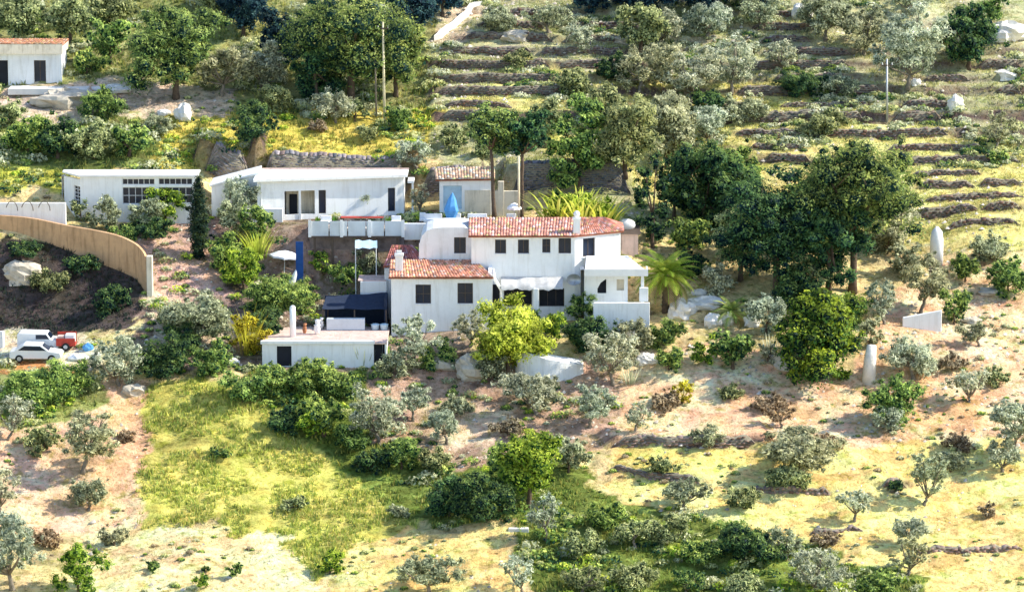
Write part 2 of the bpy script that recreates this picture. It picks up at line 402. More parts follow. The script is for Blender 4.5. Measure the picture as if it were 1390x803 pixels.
COLR = COLR*nz*(1+tint*np.array([-.08, .04, -.2]))
COLR = np.clip(COLR*np.where(COLR.mean(-1, keepdims=True) > .22, 1.28, .9), .01, .97)
nx, ny = XX.shape
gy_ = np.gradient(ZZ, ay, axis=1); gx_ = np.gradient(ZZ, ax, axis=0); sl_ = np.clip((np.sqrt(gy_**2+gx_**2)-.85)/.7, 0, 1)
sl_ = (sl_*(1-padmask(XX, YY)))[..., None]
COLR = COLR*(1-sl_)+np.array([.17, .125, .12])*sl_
idx = np.arange(nx*ny).reshape(nx, ny)
Fg = np.stack([idx[:-1, :-1], idx[1:, :-1], idx[1:, 1:], idx[:-1, 1:]], -1).reshape(-1, 4)
def groundmat():
    m, nt, b = newmat('hillside_soil')
    a = N(nt, 'ShaderNodeAttribute', attribute_name='col')
    tc = N(nt, 'ShaderNodeTexCoord')
    n1 = N(nt, 'ShaderNodeTexNoise', Scale=2.5, Detail=9.0, Roughness=.75); nt.links.new(tc.outputs['Object'], n1.inputs['Vector'])
    n2 = N(nt, 'ShaderNodeTexNoise', Scale=.8, Detail=5.0, Roughness=.7); nt.links.new(tc.outputs['Object'], n2.inputs['Vector'])
    v = N(nt, 'ShaderNodeTexVoronoi', Scale=3.5); nt.links.new(tc.outputs['Object'], v.inputs['Vector'])
    c = mul(nt, a.outputs['Color'], ramp(nt, n1.outputs['Fac'], [(.33, (.34, .29, .20)), (.45, (.86, .84, .78)), (.52, (1, 1, 1)), (.68, (1.25, 1.22, 1.15))]))
    c = mul(nt, c, ramp(nt, n2.outputs['Fac'], [(.34, (.62, .68, .40)), (.47, (1, 1, 1)), (.62, (1.1, .98, .9))]))
    c = mul(nt, c, ramp(nt, v.outputs['Distance'], [(.02, (1.25, 1.22, 1.2)), (.22, (1, 1, 1))]), .6)
    nt.links.new(c, b.inputs['Base Color']); b.inputs['Roughness'].default_value = 1; b.inputs['Specular IOR Level'].default_value = .05
    bp = N(nt, 'ShaderNodeBump', Strength=1.0, Distance=.4); nt.links.new(n1.outputs['Fac'], bp.inputs['Height']); nt.links.new(bp.outputs[0], b.inputs['Normal'])
    return m
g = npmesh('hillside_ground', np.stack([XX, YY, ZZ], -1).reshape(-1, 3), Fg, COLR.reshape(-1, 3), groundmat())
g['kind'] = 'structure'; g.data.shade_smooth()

# ------------------------------------------------------------------ dry stone walls
def stone_wall(pl, h, label, name='terrace_wall', cat='terrace wall', group='dry stone terrace walls', base=None, tone=(.24,.2,.2), z_extra=.06, rs=.3):
    pl = [(p[0], p[1]-.12) for p in pl]; L = [0]
    for a, b in zip(pl[:-1], pl[1:]): L.append(L[-1]+math.hypot(b[0]-a[0], b[1]-a[1]))
    n = max(3, int(L[-1]/.40)); rows = max(3, int(round((h+.15)/.17)))
    xs = np.interp(np.linspace(0, L[-1], n+1), L, [p[0] for p in pl]); ys = np.interp(np.linspace(0, L[-1], n+1), L, [p[1] for p in pl])
    zb = height(xs, ys-.35)-.15; zt = height(xs, ys+.45)+z_extra
    sm = np.convolve(np.pad(zt, 2, 'edge'), np.ones(5)/5, 'valid')
    # ruined ends taper, the coping is uneven
    e = np.minimum(np.arange(n+1), n-np.arange(n+1))/3.0; taper = np.clip(e, 0.15, 1)
    zt = zb+(sm-zb)*taper+rng.uniform(-.14, .07, n+1)
    r = random.Random(label); V = []; F = []; C = []
    # each stone is its own small bulging block on the face
    for i in range(n):
        for k in range(rows):
            off = (k % 2)*.5
            t0 = (i+off+r.uniform(-.2, .2)); t1 = (i+off+1+r.uniform(-.2, .25))
            if t1 > n: t1 = n
            if t1-t0 < .2: continue
            q0 = (k+r.uniform(-.2, .15))/rows; q1 = (k+1+r.uniform(-.2, .15))/rows; q0 = max(q0, 0); q1 = max(q1, q0+.12)
            P = lambda t, q, d: (np.interp(t, range(n+1), xs), np.interp(t, range(n+1), ys)-d+q*.10, np.interp(t, range(n+1), zb)*(1-q)+np.interp(t, range(n+1), zt)*q)
            d = r.uniform(.0, .12); s = .13
            v = [P(t0, q0, -.3), P(t1, q0, -.3), P(t1, q1, -.45), P(t0, q1, -.45),
                 P(t0+s, q0+.05, d), P(t1-s, q0+.05, d), P(t1-s, q1-.06, d), P(t0+s, q1-.06, d)]
            b = len(V); V += v; F += [(b+4, b+5, b+6, b+7), (b, b+1, b+5, b+4), (b+1, b+2, b+6, b+5), (b+2, b+3, b+7, b+6), (b+3, b, b+4, b+7)]
            f = r.uniform(.55, 1.6); w = r.uniform(-.03, .04)
            C += [(tone[0]*f+w, tone[1]*f, tone[2]*f-w*.5)]*8
    # core behind the stones and the top course
    b = len(V)
    for i in range(n+1):
        V += [(xs[i], ys[i]+.08, zb[i]), (xs[i], ys[i]+.08, zt[i]-.02), (xs[i], ys[i]+.62, zt[i]-.05), (xs[i], ys[i]+.62, zb[i])]
        C += [(.10, .09, .08), (.3, .27, .2), (.4, .36, .24), (.1, .1, .1)]
    for i in range(n):
        a = b+i*4
        F += [(a, a+4, a+5, a+1), (a+1, a+5, a+6, a+2), (a+2, a+6, a+7, a+3)]
    o = npmesh(name, np.array(V, float), np.array(F), np.clip(np.array(C), .01, .9), M['drystone'])
    tag(o, label, cat, group); return o
for (pts, h, L, lab), w in zip(TW, raw):
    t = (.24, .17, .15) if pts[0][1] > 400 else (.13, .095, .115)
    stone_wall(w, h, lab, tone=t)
for w, h, lab in rowsegs:
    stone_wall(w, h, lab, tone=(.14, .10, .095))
for (p, h, L, lab), w in zip(RET, retw):
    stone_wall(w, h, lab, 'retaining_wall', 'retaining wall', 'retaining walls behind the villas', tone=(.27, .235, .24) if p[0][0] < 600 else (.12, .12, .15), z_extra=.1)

# ------------------------------------------------------------------ architecture helpers
def wallseg(mb, A, B, z0, z1, holes=(), t=.3, back=True):
    """wall from A to B (xy) seen on its front face; holes in (s0,s1,za,zb), s in 0..1"""
    A = Vector(A); B = Vector(B); d = B-A; n = Vector((-d.y, d.x)).normalized()*t   # n points backwards
    if n.y < 0 and abs(d.x) > abs(d.y): n = -n
    S = sorted({0.0, 1.0, *[h[0] for h in holes], *[h[1] for h in holes]}); ZS = sorted({z0, z1, *[h[2] for h in holes], *[h[3] for h in holes]})
    inh = lambda s, z: any(h[0] < s < h[1] and h[2] < z < h[3] for h in holes)
    P = lambda s, z, k: (A.x+d.x*s+n.x*k, A.y+d.y*s+n.y*k, z)
    for i in range(len(S)-1):
        for j in range(len(ZS)-1):
            s0, s1, a, b = S[i], S[i+1], ZS[j], ZS[j+1]
            if inh((s0+s1)/2, (a+b)/2): continue
            mb.add([P(s0, a, 0), P(s1, a, 0), P(s1, b, 0), P(s0, b, 0)], [(0, 1, 2, 3)])
            if back: mb.add([P(s0, a, 1), P(s1, a, 1), P(s1, b, 1), P(s0, b, 1)], [(3, 2, 1, 0)])
    for h in holes:
        s0, s1, a, b = h
        for q in ([(s0, a), (s0, b)], [(s0, b), (s1, b)], [(s1, b), (s1, a)], [(s1, a), (s0, a)]):
            (p0, p1), (q0, q1) = q
            mb.add([P(p0, p1, 0), P(q0, q1, 0), P(q0, q1, 1), P(p0, p1, 1)], [(0, 1, 2, 3)])
    mb.add([P(0, z1, 0), P(1, z1, 0), P(1, z1, 1), P(0, z1, 1)], [(0, 1, 2, 3)])
    return P
def pxhole(A, B, r):
    """photo rectangle -> hole on the wall line A-B"""
    pa = proj(A[0], A[1], 0)[0]; pb = proj(B[0], B[1], 0)[0]
    s0 = (r[0]-pa)/(pb-pa); s1 = (r[2]-pa)/(pb-pa); y = A[1]+(B[1]-A[1])*(s0+s1)/2
    return (s0, s1, zf(r[3], y), zf(r[1], y))
def opening(parent, A, B, h, depth=.18, kind='window', bars=1, frame='frame', pane='glass', label=None, sill=True, hb=0):
    A = Vector(A); B = Vector(B); d = B-A; L = d.length; u = d/L; n = Vector((-u.y, u.x))
    if n.y < 0: n = -n
    s0, s1, z0, z1 = h[0]*L, h[1]*L, h[2], h[3]; f = .055
    def bx(mb, a, b, c, e, k0, k1):
        q = [(a, k0), (b, k0), (b, k1), (a, k1)]
        vs = [(A.x+u.x*s+n.x*k, A.y+u.y*s+n.y*k, z) for z in (c, e) for s, k in q]
        mb.add(vs, [(0, 3, 2, 1), (4, 5, 6, 7), (0, 1, 5, 4), (1, 2, 6, 5), (2, 3, 7, 6), (3, 0, 4, 7)])
    fm = MB()
    bx(fm, s0+.003, s0+f, z0+.003, z1-.003, depth, depth+.07); bx(fm, s1-f, s1-.003, z0+.003, z1-.003, depth, depth+.07)
    bx(fm, s0+f, s1-f, z1-f, z1-.003, depth, depth+.07); bx(fm, s0+f, s1-f, z0+.003, z0+f, depth, depth+.07)
    for i in range(bars):
        m = s0+(s1-s0)*(i+1)/(bars+1); bx(fm, m-.022, m+.022, z0+f, z1-f, depth+.005, depth+.06)
    for i in range(hb):
        m = z0+(z1-z0)*(i+1)/(hb+1); bx(fm, s0+f, s1-f, m-.02, m+.02, depth+.008, depth+.055)
    w = fm.build(kind, M[frame], parent)
    if label: w['label'] = label
    pm = MB(); bx(pm, s0+.01, s1-.01, z0+.01, z1-.01, depth+.035, depth+.045); pm.build('pane', M[pane], w)
    if sill and kind == 'window':
        sm = MB(); bx(sm, s0-.06, s1+.06, z0-.07, z0-.003, -.07, depth); sm.build('sill', M['white2'], w)
    return w
def tiled(name, a, b, c, d, parent, tone=(.50, .13, .06), pitch=.24, row=.36, seed=1, thick=.09):
    """a-b eave (left,right), d-c ridge (left,right); half-round tiles in columns up the slope"""
    a, b, c, d = map(Vector, (a, b, c, d)); nrm = (b-a).cross(d-a).normalized()
    W = max((b-a).length, (c-d).length); Ln = max((d-a).length, (c-b).length); nc = max(2, round(W/pitch)); nr = max(2, round(Ln/row))
    r = random.Random(seed); P = lambda s, t: (a*(1-s)+b*s)*(1-t)+(d*(1-s)+c*s)*t
    mb = MB()
    for i in range(nc):
        jit = r.uniform(-.02, .02)
        for j in range(nr):
            f = r.uniform(.6, 1.45); k = r.random()
            cc = (tone[0]*f, tone[1]*f*(1+.5*(k > .75)), tone[2]*f*(1+.9*(k > .85)))
            t0 = max(0, (j-.15)/nr+jit/nr); t1 = (j+1)/nr; vs = []
            for t, lift in ((t0, .05), (t1, .015)):
                for q in range(5):
                    s = (i+q/4)/nc; hgt = math.sin(math.pi*q/4)*.085-.02+lift
                    vs.append(P(s, t)+nrm*hgt)
            mb.add(vs, [(q, q+1, q+6, q+5) for q in range(4)]+[(4, 3, 2, 1, 0)], cc)
    # under board
    lo = nrm*-.03; ll = nrm*-(thick+.03)
    q = [P(0, 0), P(1, 0), P(1, 1), P(0, 1)]
    mb.add([p+lo for p in q]+[p+ll for p in q], [(0, 1, 2, 3), (7, 6, 5, 4), (0, 4, 5, 1), (1, 5, 6, 2), (2, 6, 7, 3), (3, 7, 4, 0)], (.35, .12, .07))
    return mb.build(name, M['tile'], parent)

# ================================================================== MAIN WHITE HOUSE
X = lambda px, Y: xf(px, Y)
hb = Vector((X(690, 4), 4, -2.7))
house = thing('villa', hb, 'large white two storey villa in the centre with red clay tile roofs', 'house')
wm = MB()
# upper block
A = (X(640, 3), 3); B = (X(780, 3), 3); zt = zf(320, 3)
wr = [(672, 325, 687, 344), (703, 325, 718, 344), (736, 324, 747, 343), (758, 323, 775, 344), (684, 391, 722, 416), (732, 391, 766, 416)]
hs = [pxhole(A, B, r) for r in wr]
wallseg(wm, A, B, -3.0, zt, hs)
C_ = (X(842, 5.4), 5.4); hr = [pxhole(B, C_, (791, 323, 808, 348))]
zt2 = zf(319, 4.2)
wallseg(wm, B, C_, -3.0, zt, hr)
wallseg(wm, C_, (C_[0], 9.0), -3.0, zt)
wallseg(wm, (A[0], 9.0), A, -3.0, zt)
wallseg(wm, (A[0], 9.0), (C_[0], 9.0), -3.0, zt)
wallo = wm.build('wall', M['white'], house)
for i, h in enumerate(hs[:4]): opening(house, A, B, h, bars=1, hb=1 if i == 2 else 0)
for h in hs[4:]: opening(house, A, B, h, depth=.26, kind='door', bars=2, frame='frame', pane='dark', sill=False)
opening(house, B, C_, hr[0], bars=1)
mb = MB().box(A[0]+.31, 3.31, -2.72, C_[0]-.31, 8.9, -2.6); mb.build('floor', M['paving'], house)
# roof: front slope, right hip, back slope
zr = zf(297, 6.2)+.05; ze = zt+.02
e0 = (A[0]-.25, 2.7, ze); e1 = (B[0]-.05, 2.7, ze); e2 = (C_[0]+.25, 5.3, ze)
rl = (A[0]-.25, 6.4, zr); rm = (B[0]+.2, 6.4, zr); rr_ = (X(818, 6.6), 6.6, zr-.02)
roof = tiled('roof', e0, e1, rm, rl, house, (.60, .30, .235), seed=3)
tiled('roof_slope', e1, e2, rr_, rm, roof, (.60, .30, .23), seed=4)
tiled('roof_slope', (C_[0]+.25, 9.3, ze), e0[:1]+(9.3, ze), rl, rr_, roof, (.5, .2, .15), seed=5)
tiled('roof_slope', e2, (C_[0]+.25, 9.3, ze), (rr_[0]+.02, 6.65, zr-.03), (rr_[0], 6.6, zr-.02), roof, (.5, .2, .15), seed=6)
gm = MB().prism([(3.0, zt), (9.0, zt), (6.4, zr-.12)], 'x', A[0]+.01, A[0]+.3); gm.build('gable', M['white'], house)
ev = MB().box(A[0]-.12, 2.84, zt-.13, B[0], 2.997, zt-.015)
ev.build('eave_moulding', M['white'], house)
# chimney on the front slope
cxm = X(782.5, 3.4); ch = MB().box(cxm-.27, 3.1, zt-.1, cxm+.27, 3.75, zf(298, 3.4)); ch.box(cxm-.33, 3.04, zf(298, 3.4), cxm+.33, 3.81, zf(295.5, 3.4))
cho = ch.build('chimney', M['white'], roof); MB().sphere((cxm, 3.43, zf(290.5, 3.4)), .27).build('cowl', M['white'], cho, True)
# lower left block
A2 = (X(531, 0), 0.0); B2 = (X(668, 0), 0.0); ztl = zf(376, 0)
wl = MB(); hl = [pxhole(A2, B2, r) for r in [(564, 386, 585, 412), (621, 384, 642, 412)]]
wallseg(wl, A2, B2, -3.6, ztl, hl)
wallseg(wl, B2, (B2[0], 4.2), -3.6, ztl, back=True); wallseg(wl, (A2[0], 4.2), A2, -3.6, ztl)
wallseg(wl, (A2[0], 4.2), (B2[0], 4.2), -3.6, ztl)
wing = wl.build('lower_wing_wall', M['white'], house)
for h in hl: opening(house, A2, B2, h, bars=1, hb=1)
zlr = zf(353, 4.1)
r2 = tiled('roof', (A2[0]-.2, -.3, ztl+.02), (B2[0]+.12, -.3, ztl+.02), (X(646, 4.15), 4.15, zlr), (A2[0]-.2, 4.15, zlr), house, (.66, .33, .22), seed=8)
MB().box(A2[0]-.1, -.14, ztl-.12, B2[0]+.05, -.003, ztl-.015).build('eave_moulding', M['white'], house)
for ga, gb in ((B2[0]-.3, B2[0]-.01), (A2[0]+.01, A2[0]+.3)): MB().prism([(0.0, ztl), (4.2, ztl), (4.2, zlr-.13)], 'x', ga, gb).build('gable', M['white'], house)
# raised corner roof at left with small chimney
zc = zf(334, 5.2)
tiled('roof_slope', (X(520, 4.2), 4.2, zf(362, 4.2)), (X(578, 4.2), 4.2, zf(352, 4.2)), (X(560, 6.5), 6.5, zf(333, 6.5)), (X(532, 6.5), 6.5, zf(333, 6.5)), r2, (.42, .16, .14), seed=9)
mm = MB().box(X(522, 4.4), 4.4, -2.8, X(574, 4.4), 9, zf(364, 4.4)); mm.build('wall', M['white2'], house)
c2x = X(542, 1.5); c2 = MB().box(c2x-.3, 1.2, ztl, c2x+.3, 1.8, zf(347, 1.5)); c2.box(c2x-.36, 1.14, zf(347, 1.5), c2x+.36, 1.86, zf(344, 1.5))
c2o = c2.build('chimney', M['white'], r2); MB().box(c2x-.2, 1.3, zf(344, 1.5)+.003, c2x+.2, 1.7, zf(340, 1.5)).build('cowl', M['white2'], c2o)
# rounded white block
prof_px = [(569, 372), (570, 330), (573, 320), (579, 313.5), (588, 310), (602, 308.5), (630, 308.5), (640, 311), (646, 318), (649, 326), (650, 372)]
pg = [(X(a, 4.25), zf(b, 4.25)) for a, b in prof_px]
hp = (X(616.5, 4.25), X(632.5, 4.25), zf(344, 4.25), zf(322, 4.25))
rb = MB()
top = [p for p in pg]
# front face around the window hole, as strips
xs_ = sorted({p[0] for p in pg} | {hp[0], hp[1]}); tz = lambda x: np.interp(x, [p[0] for p in pg[1:-1]], [p[1] for p in pg[1:-1]])
zb_ = pg[0][1]
for xa, xb in zip(xs_[:-1], xs_[1:]):
    if hp[0] <= (xa+xb)/2 <= hp[1]:
        rb.add([(xa, 4.25, zb_), (xb, 4.25, zb_), (xb, 4.25, hp[2]), (xa, 4.25, hp[2])], [(0, 1, 2, 3)])
        rb.add([(xa, 4.25, hp[3]), (xb, 4.25, hp[3]), (xb, 4.25, tz(xb)), (xa, 4.25, tz(xa))], [(0, 1, 2, 3)])
    else: rb.add([(xa, 4.25, zb_), (xb, 4.25, zb_), (xb, 4.25, tz(xb)), (xa, 4.25, tz(xa))], [(0, 1, 2, 3)])
for (a0, b0), (a1, b1) in zip([(hp[0], hp[2]), (hp[0], hp[3]), (hp[1], hp[3]), (hp[1], hp[2])], [(hp[0], hp[3]), (hp[1], hp[3]), (hp[1], hp[2]), (hp[0], hp[2])]):
    rb.add([(a0, 4.25, b0), (a1, 4.25, b1), (a1, 4.6, b1), (a0, 4.6, b0)], [(0, 1, 2, 3)])
for p, q in zip(pg[:-1], pg[1:]): rb.add([(p[0], 4.25, p[1]), (q[0], 4.25, q[1]), (q[0], 9.2, q[1]), (p[0], 9.2, p[1])], [(0, 1, 2, 3)])
rb.add([(p[0], 9.2, p[1]) for p in pg], [tuple(range(len(pg)))])
rb.build('rounded_wall', M['white2'], house)
opening(house, (hp[0], 4.25), (hp[1], 4.25), (0, 1, hp[2], hp[3]), bars=1)
# narrow door and downpipe in the angle between the two blocks
MB().box(X(668.5, 2.9), 2.9, -2.6, X(678, 2.9), 2.96, zf(386, 2.9)).build('door', M['dark'], house, label) if False else MB().box(X(669, 2.9), 2.88, -2.6, X(678, 2.9), 2.96, zf(386, 2.9)).build('door', M['dark'], house)
MB().tube([at(669, 365, 1.0), at(671, 378, 1.2), at(681, 394, 1.6), at(682, 430, 1.6)], .13, 8).build('downpipe', M['white'], house, True)
# pillar + sloping awning on the front
p0 = MB().box(X(724, 1.2), 1.0, -2.75, X(731, 1.2), 1.4, zf(391, 1.2)); p0.build('pillar', M['white'], house, bevel=.03)
aw = MB(); n_ = 26
for i in range(n_+1):
    t = i/n_; px = 680+84*t; sag = .05*math.sin(t*19)+.04*math.sin(t*43)
    aw.v += [tuple(at(px, 375.5, 2.96)), tuple(at(px, 383, 2.1)+Vector((0, 0, sag*.8))), tuple(at(px, 389, 1.15)+Vector((0, 0, sag))), tuple(at(px, 393+sag*20, 1.1))]
for i in range(n_):
    for k in range(3): aw.f.append((i*4+k, i*4+4+k, i*4+5+k, i*4+1+k))
aw.build('awning', M['canvas'], house, True)
# satellite dish
dm = MB(); dc = at(779, 379, 2.4); 
for i in range(5):
    rr = .52*i/4
    for k in range(14):
        a_ = 2*math.pi*k/14; dm.v.append((dc.x+rr*math.cos(a_)*1.15, dc.y-.25*(rr/.52)**2+.1, dc.z+rr*math.sin(a_)*.9))
for i in range(4):
    for k in range(14): dm.f.append((i*14+k, i*14+(k+1) % 14, i*14+14+(k+1) % 14, i*14+14+k))
dm.tube([dc+Vector((0, .1, 0)), dc+Vector((0, .58, .05))], .05); dm.tube([dc+Vector((0, .1, -.4)), dc+Vector((.1, -.6, -.05))], .025)
dm.build('satellite_dish', M['steel'], house, True)
# right wing
rwm = MB(); A3 = (X(793, 1.6), 1.6); B3 = (X(848, 1.6), 1.6)
ztr = zf(366, 1.6)
h3 = pxhole(A3, B3, (811, 379, 823, 398)); h4 = pxhole(A3, B3, (837, 379, 847, 394))
wallseg(rwm, A3, B3, -3.2, ztr, [h3, h4], t=.25)
wallseg(rwm, A3, (A3[0], 3.6), -3.2, ztr); wallseg(rwm, B3, (B3[0], 7), -3.2, ztr)
rwm.build('wall', M['white'], house)
# pointed arch infill above the door opening
L3 = B3[0]-A3[0]; xa, xb = A3[0]+h3[0]*L3, A3[0]+h3[1]*L3; zz0, zz1 = h3[2], h3[3]
ar = MB().prism([(xa+.002, zz1-.003), (xa+.002, zz0+.35*(zz1-zz0)), (xa+.25, zz0+.75*(zz1-zz0)), (xb-.08, zz1-.003)], 'y', 1.61, 1.8)
ar.build('arch', M['white'], house)
MB().box(xa, 1.9, zz0, xb, 1.95, zz1).build('door', M['dark'], house)
x4a, x4b = A3[0]+h4[0]*L3, A3[0]+h4[1]*L3
MB().box(x4a, 1.8, h4[2], x4b, 1.86, h4[3]).build('shutter', M['cream'], house)
cn = MB(); f0, f1 = at(794, 366, -.6), at(879, 369, -.6); b0, b1 = at(796, 347, 3.7), at(852, 347, 3.9)
cn.add([f0, f1, b1, b0, f0+Vector((0, 0, -.12)), f1+Vector((0, 0, -.12)), b1+Vector((0, 0, -.12)), b0+Vector((0, 0, -.12))],
       [(0, 1, 2, 3), (7, 6, 5, 4), (0, 4, 5, 1), (1, 5, 6, 2), (2, 6, 7, 3), (3, 7, 4, 0)])
cno = cn.build('porch_roof', M['lilac'], house)
fc = MB().box(f0.x-.04, -.7, f0.z-.5, f1.x+.04, -.604, f0.z+.05); fc.box(f1.x-.06, -.6, f0.z-.5, f1.x+.04, 1.2, f0.z+.0); fc.build('fascia', M['wcloth'], cno)
for px in (850, 872):
    x = X(px, -.5); MB().box(x-.12, -.55, -1.4, x+.12, -.31, f0.z-.1).build('porch_column', M['white'], house, bevel=.02)
tw = MB().box(X(806, -1.6), -1.6, -3.9, X(882, -1.6), -1.25, zf(411, -1.6)); tw.box(X(806, -1.6)+.005, -1.245, -3.9, X(882, -1.6)-.005, 1.55, zf(424, -1.6))
tw.build('terrace_parapet', M['white'], house, bevel=.03)
tw2 = MB().box(X(868, -1.2), -1.0, zf(411, -1.6)+.003, X(880, -1.2), -.7, zf(391, -1.2)); tw2.build('parapet_pier', M['white'], house, bevel=.03)
# yard wall left of the house and tall back parapet
# flat roof terrace between the houses
o = MB().box(X(548, 9.6), 9.5, 3.0, X(640, 9.6), 9.8, zf(303, 9.6)); o = o.build('parapet_wall', M['white'], None, bevel=.03); tag(o, 'low white parapet wall behind the rounded white block of the big villa', 'wall')

# ================================================================== LOWER ANNEX
an = thing('annex', (X(432, -3), -3, -4.7), 'low flat roofed white annex with a dark square doorway below the villa', 'outbuilding')
A5 = (X(355, -5.5), -5.5); B5 = (X(524, -5.5), -5.5); z5 = zf(467, -5.5)
am = MB(); h5 = [pxhole(A5, B5, (375, 469.5, 395, 497)), pxhole(A5, B5, (507, 466, 522, 497))]
wallseg(am, A5, B5, -5.6, z5, h5); wallseg(am, (A5[0], 1.2), A5, -5.6, z5); wallseg(am, B5, (B5[0], 1.2), -5.6, z5)
am.build('wall', M['white'], an)
rf = MB().box(A5[0]-.06, -5.57, z5+.004, B5[0]+.06, 1.3, z5+.14); rf.build('flat_roof', M['pink'], an, bevel=.03)
MB().box(A5[0]-.12, -5.66, z5+.02, B5[0]-.9, -5.36, z5+.30).build('parapet', M['white'], an, bevel=.04)
MB().box(A5[0]+h5[0][0]*(B5[0]-A5[0])+.01, -5.3, -5.5, A5[0]+h5[0][1]*(B5[0]-A5[0])-.01, -5.24, h5[0][3]-.01).build('door', M['dark'], an)
MB().box(A5[0]+h5[1][0]*(B5[0]-A5[0])+.01, -5.1, -5.5, A5[0]+h5[1][1]*(B5[0]-A5[0])-.01, -5.04, h5[1][3]-.01).build('door', M['dark'], an, )
c = MB().tube([(X(397, -3), -3, z5+.1), (X(397, -3), -3, zf(418, -3))], .24, 12); c.sphere((X(397, -3), -3, zf(418, -3)), .24); c.build('chimney', M['white'], an, True)
MB().sphere(at(410, 489, -5.55), (.38, .06, .13)).build('vent', M['steel'], an, True)
# urn things on annex roof
for k, (px, py, Y, s, lab) in enumerate([(430, 432, -2, .45, 'tall white plant pot on the annex roof beside the navy shade'), (436, 420, .4, .35, 'small white plant pot behind the taller one on the annex roof'), (413, 438, -1.5, .3, 'brown clay pot on the annex roof between chimney and white pots')]):
    z = z5+.15; x = X(px, Y); m_ = MB()
    m_.tube([(x, Y, z), (x, Y, z+s*.9), (x, Y, z+s*1.5), (x, Y, z+s*1.7)], [s*.35, s*.6, s*.5, s*.62], 12)
    m_.tube([(x, Y, z+s*1.7-.02), (x+.05, Y, z+s*2.6)], [s*.3, s*.5], 8)
    o = m_.build('plant_pot', M['white'] if k < 2 else M['terracotta'], None, True); tag(o, lab, 'plant pot')
# navy shade structure
nv = thing('shade_pergola', (X(482, 2), 2, -3), 'navy blue shade cloth stretched over dark posts left of the villa', 'pergola')
m_ = MB(); f0 = at(437, 419, .3); f1 = at(525, 420, .3); b0 = at(443, 402, 3.0); b1 = at(525, 397, 3.4)
K = 10
for i in range(K+1):
    for j in range(4):
        s, t = i/K, j/3; p = (f0*(1-s)+f1*s)*(1-t)+(b0*(1-s)+b1*s)*t; p.z -= .12*math.sin(math.pi*s)*math.sin(math.pi*t)+.04*math.sin(s*12); m_.v.append(tuple(p))
for i in range(K):
    for j in range(3): m_.f.append((i*4+j, i*4+4+j, i*4+5+j, i*4+1+j))
m_.build('shade_cloth', M['navy'], nv, True)
for px, Y, pt in ((438, .35, 419), (481, .35, 420), (524, .35, 420), (445, 2.9, 403), (523, 3.2, 399)):
    MB().tube([(X(px, Y), Y, -3.3), (X(px, Y), Y, zf(pt, Y)-.03)], .06, 6).build('post', M['frame'], nv)
MB().box(X(441, 3.3), 3.35, -3.1, X(526, 3.3), 3.5, zf(401, 3.4)).build('back_screen', M['navy'], nv)
MB().box(X(523, 3.3), .5, -3.1, X(527, 3.3), 3.3, zf(397, 3.4)).build('side_screen', M['navy'], nv)
o = MB().box(X(443, -.2), -.3, z5+.15, X(495, -.2), .25, zf(432, -.2)).build('counter', M['panel'], None, bevel=.04); tag(o, 'long pale grey counter under the front edge of the navy shade', 'counter')
for px, lab in ((509, 'left round blue-grey tub under the navy shade'), (521, 'right round blue-grey tub against the villa wall under the navy shade')):
    x = X(px, -.2); m_ = MB().tube([(x, -.1, z5+.15), (x, -.1, z5+.55), (x, -.1, z5+.6)], [.26, .33, .36], 14)
    m_.tube([(x, -.1, z5+.6), (x, -.1, z5+.66)], [.36, .2], 14); o = m_.build('tub', M['blush'], None, True); tag(o, lab, 'tub', 'round tubs under the navy shade')

# ================================================================== UPPER VILLA
uv = thing('upper_villa', (X(450, 16), 16, 4.2), 'long low flat roofed white house on the upper terrace behind the villa', 'house')
A6 = (X(351, 12.6), 12.6); B6 = (X(549, 15.4), 15.4); z6 = zf(243, 14)
um = MB(); h6 = [pxhole(A6, B6, r) for r in [(387, 259, 428, 291), (433, 258, 443, 290), (527, 255, 537, 287)]]
wallseg(um, A6, B6, 3.9, z6, h6)
wallseg(um, B6, (B6[0], 18.6), 3.9, z6); wallseg(um, (A6[0], 18.6), A6, 3.9, z6); wallseg(um, (A6[0], 18.6), (B6[0], 18.6), 3.9, z6)
um.build('wall', M['white'], uv)
ru = MB(); zb6 = zf(229, 18.8)
q0 = [(A6[0]-.3, 12.15), (B6[0]+.3, 15.0), (B6[0]+.3, 19.2), (A6[0]-.3, 18.6)]; ht_ = [z6+.22, z6+.22, zb6, zb6]
ru.add([(x, y, z6+.005) for x, y in q0]+[(x, y, z) for (x, y), z in zip(q0, ht_)], [(3, 2, 1, 0), (4, 5, 6, 7), (0, 1, 5, 4), (1, 2, 6, 5), (2, 3, 7, 6), (3, 0, 4, 7)]); ruo = ru.build('roof', M['white'], uv)
MB().box(A6[0]-.4, 18.2, zb6+.003, B6[0]+.35, 18.55, zb6+.1).build('roof_coping', M['pink'], ruo)
for h in h6[1:]: opening(uv, A6, B6, h, kind='door', bars=0, sill=False, depth=.2)
# porch recess
L6 = B6[0]-A6[0]; xa, xb = A6[0]+h6[0][0]*L6, A6[0]+h6[0][1]*L6
MB().box(xa, 14.9, 3.9, xb, 15.0, z6-.01).build('porch_wall', M['cream'], uv)
MB().box((xa+xb)/2-.09, 13.32, 3.9, (xa+xb)/2+.09, 13.5, h6[0][3]).build('porch_column', M['white'], uv)
MB().box(xa+.3, 14.82, 4.1, xa+.95, 14.897, 6.0).build('door', M['dark'], uv)
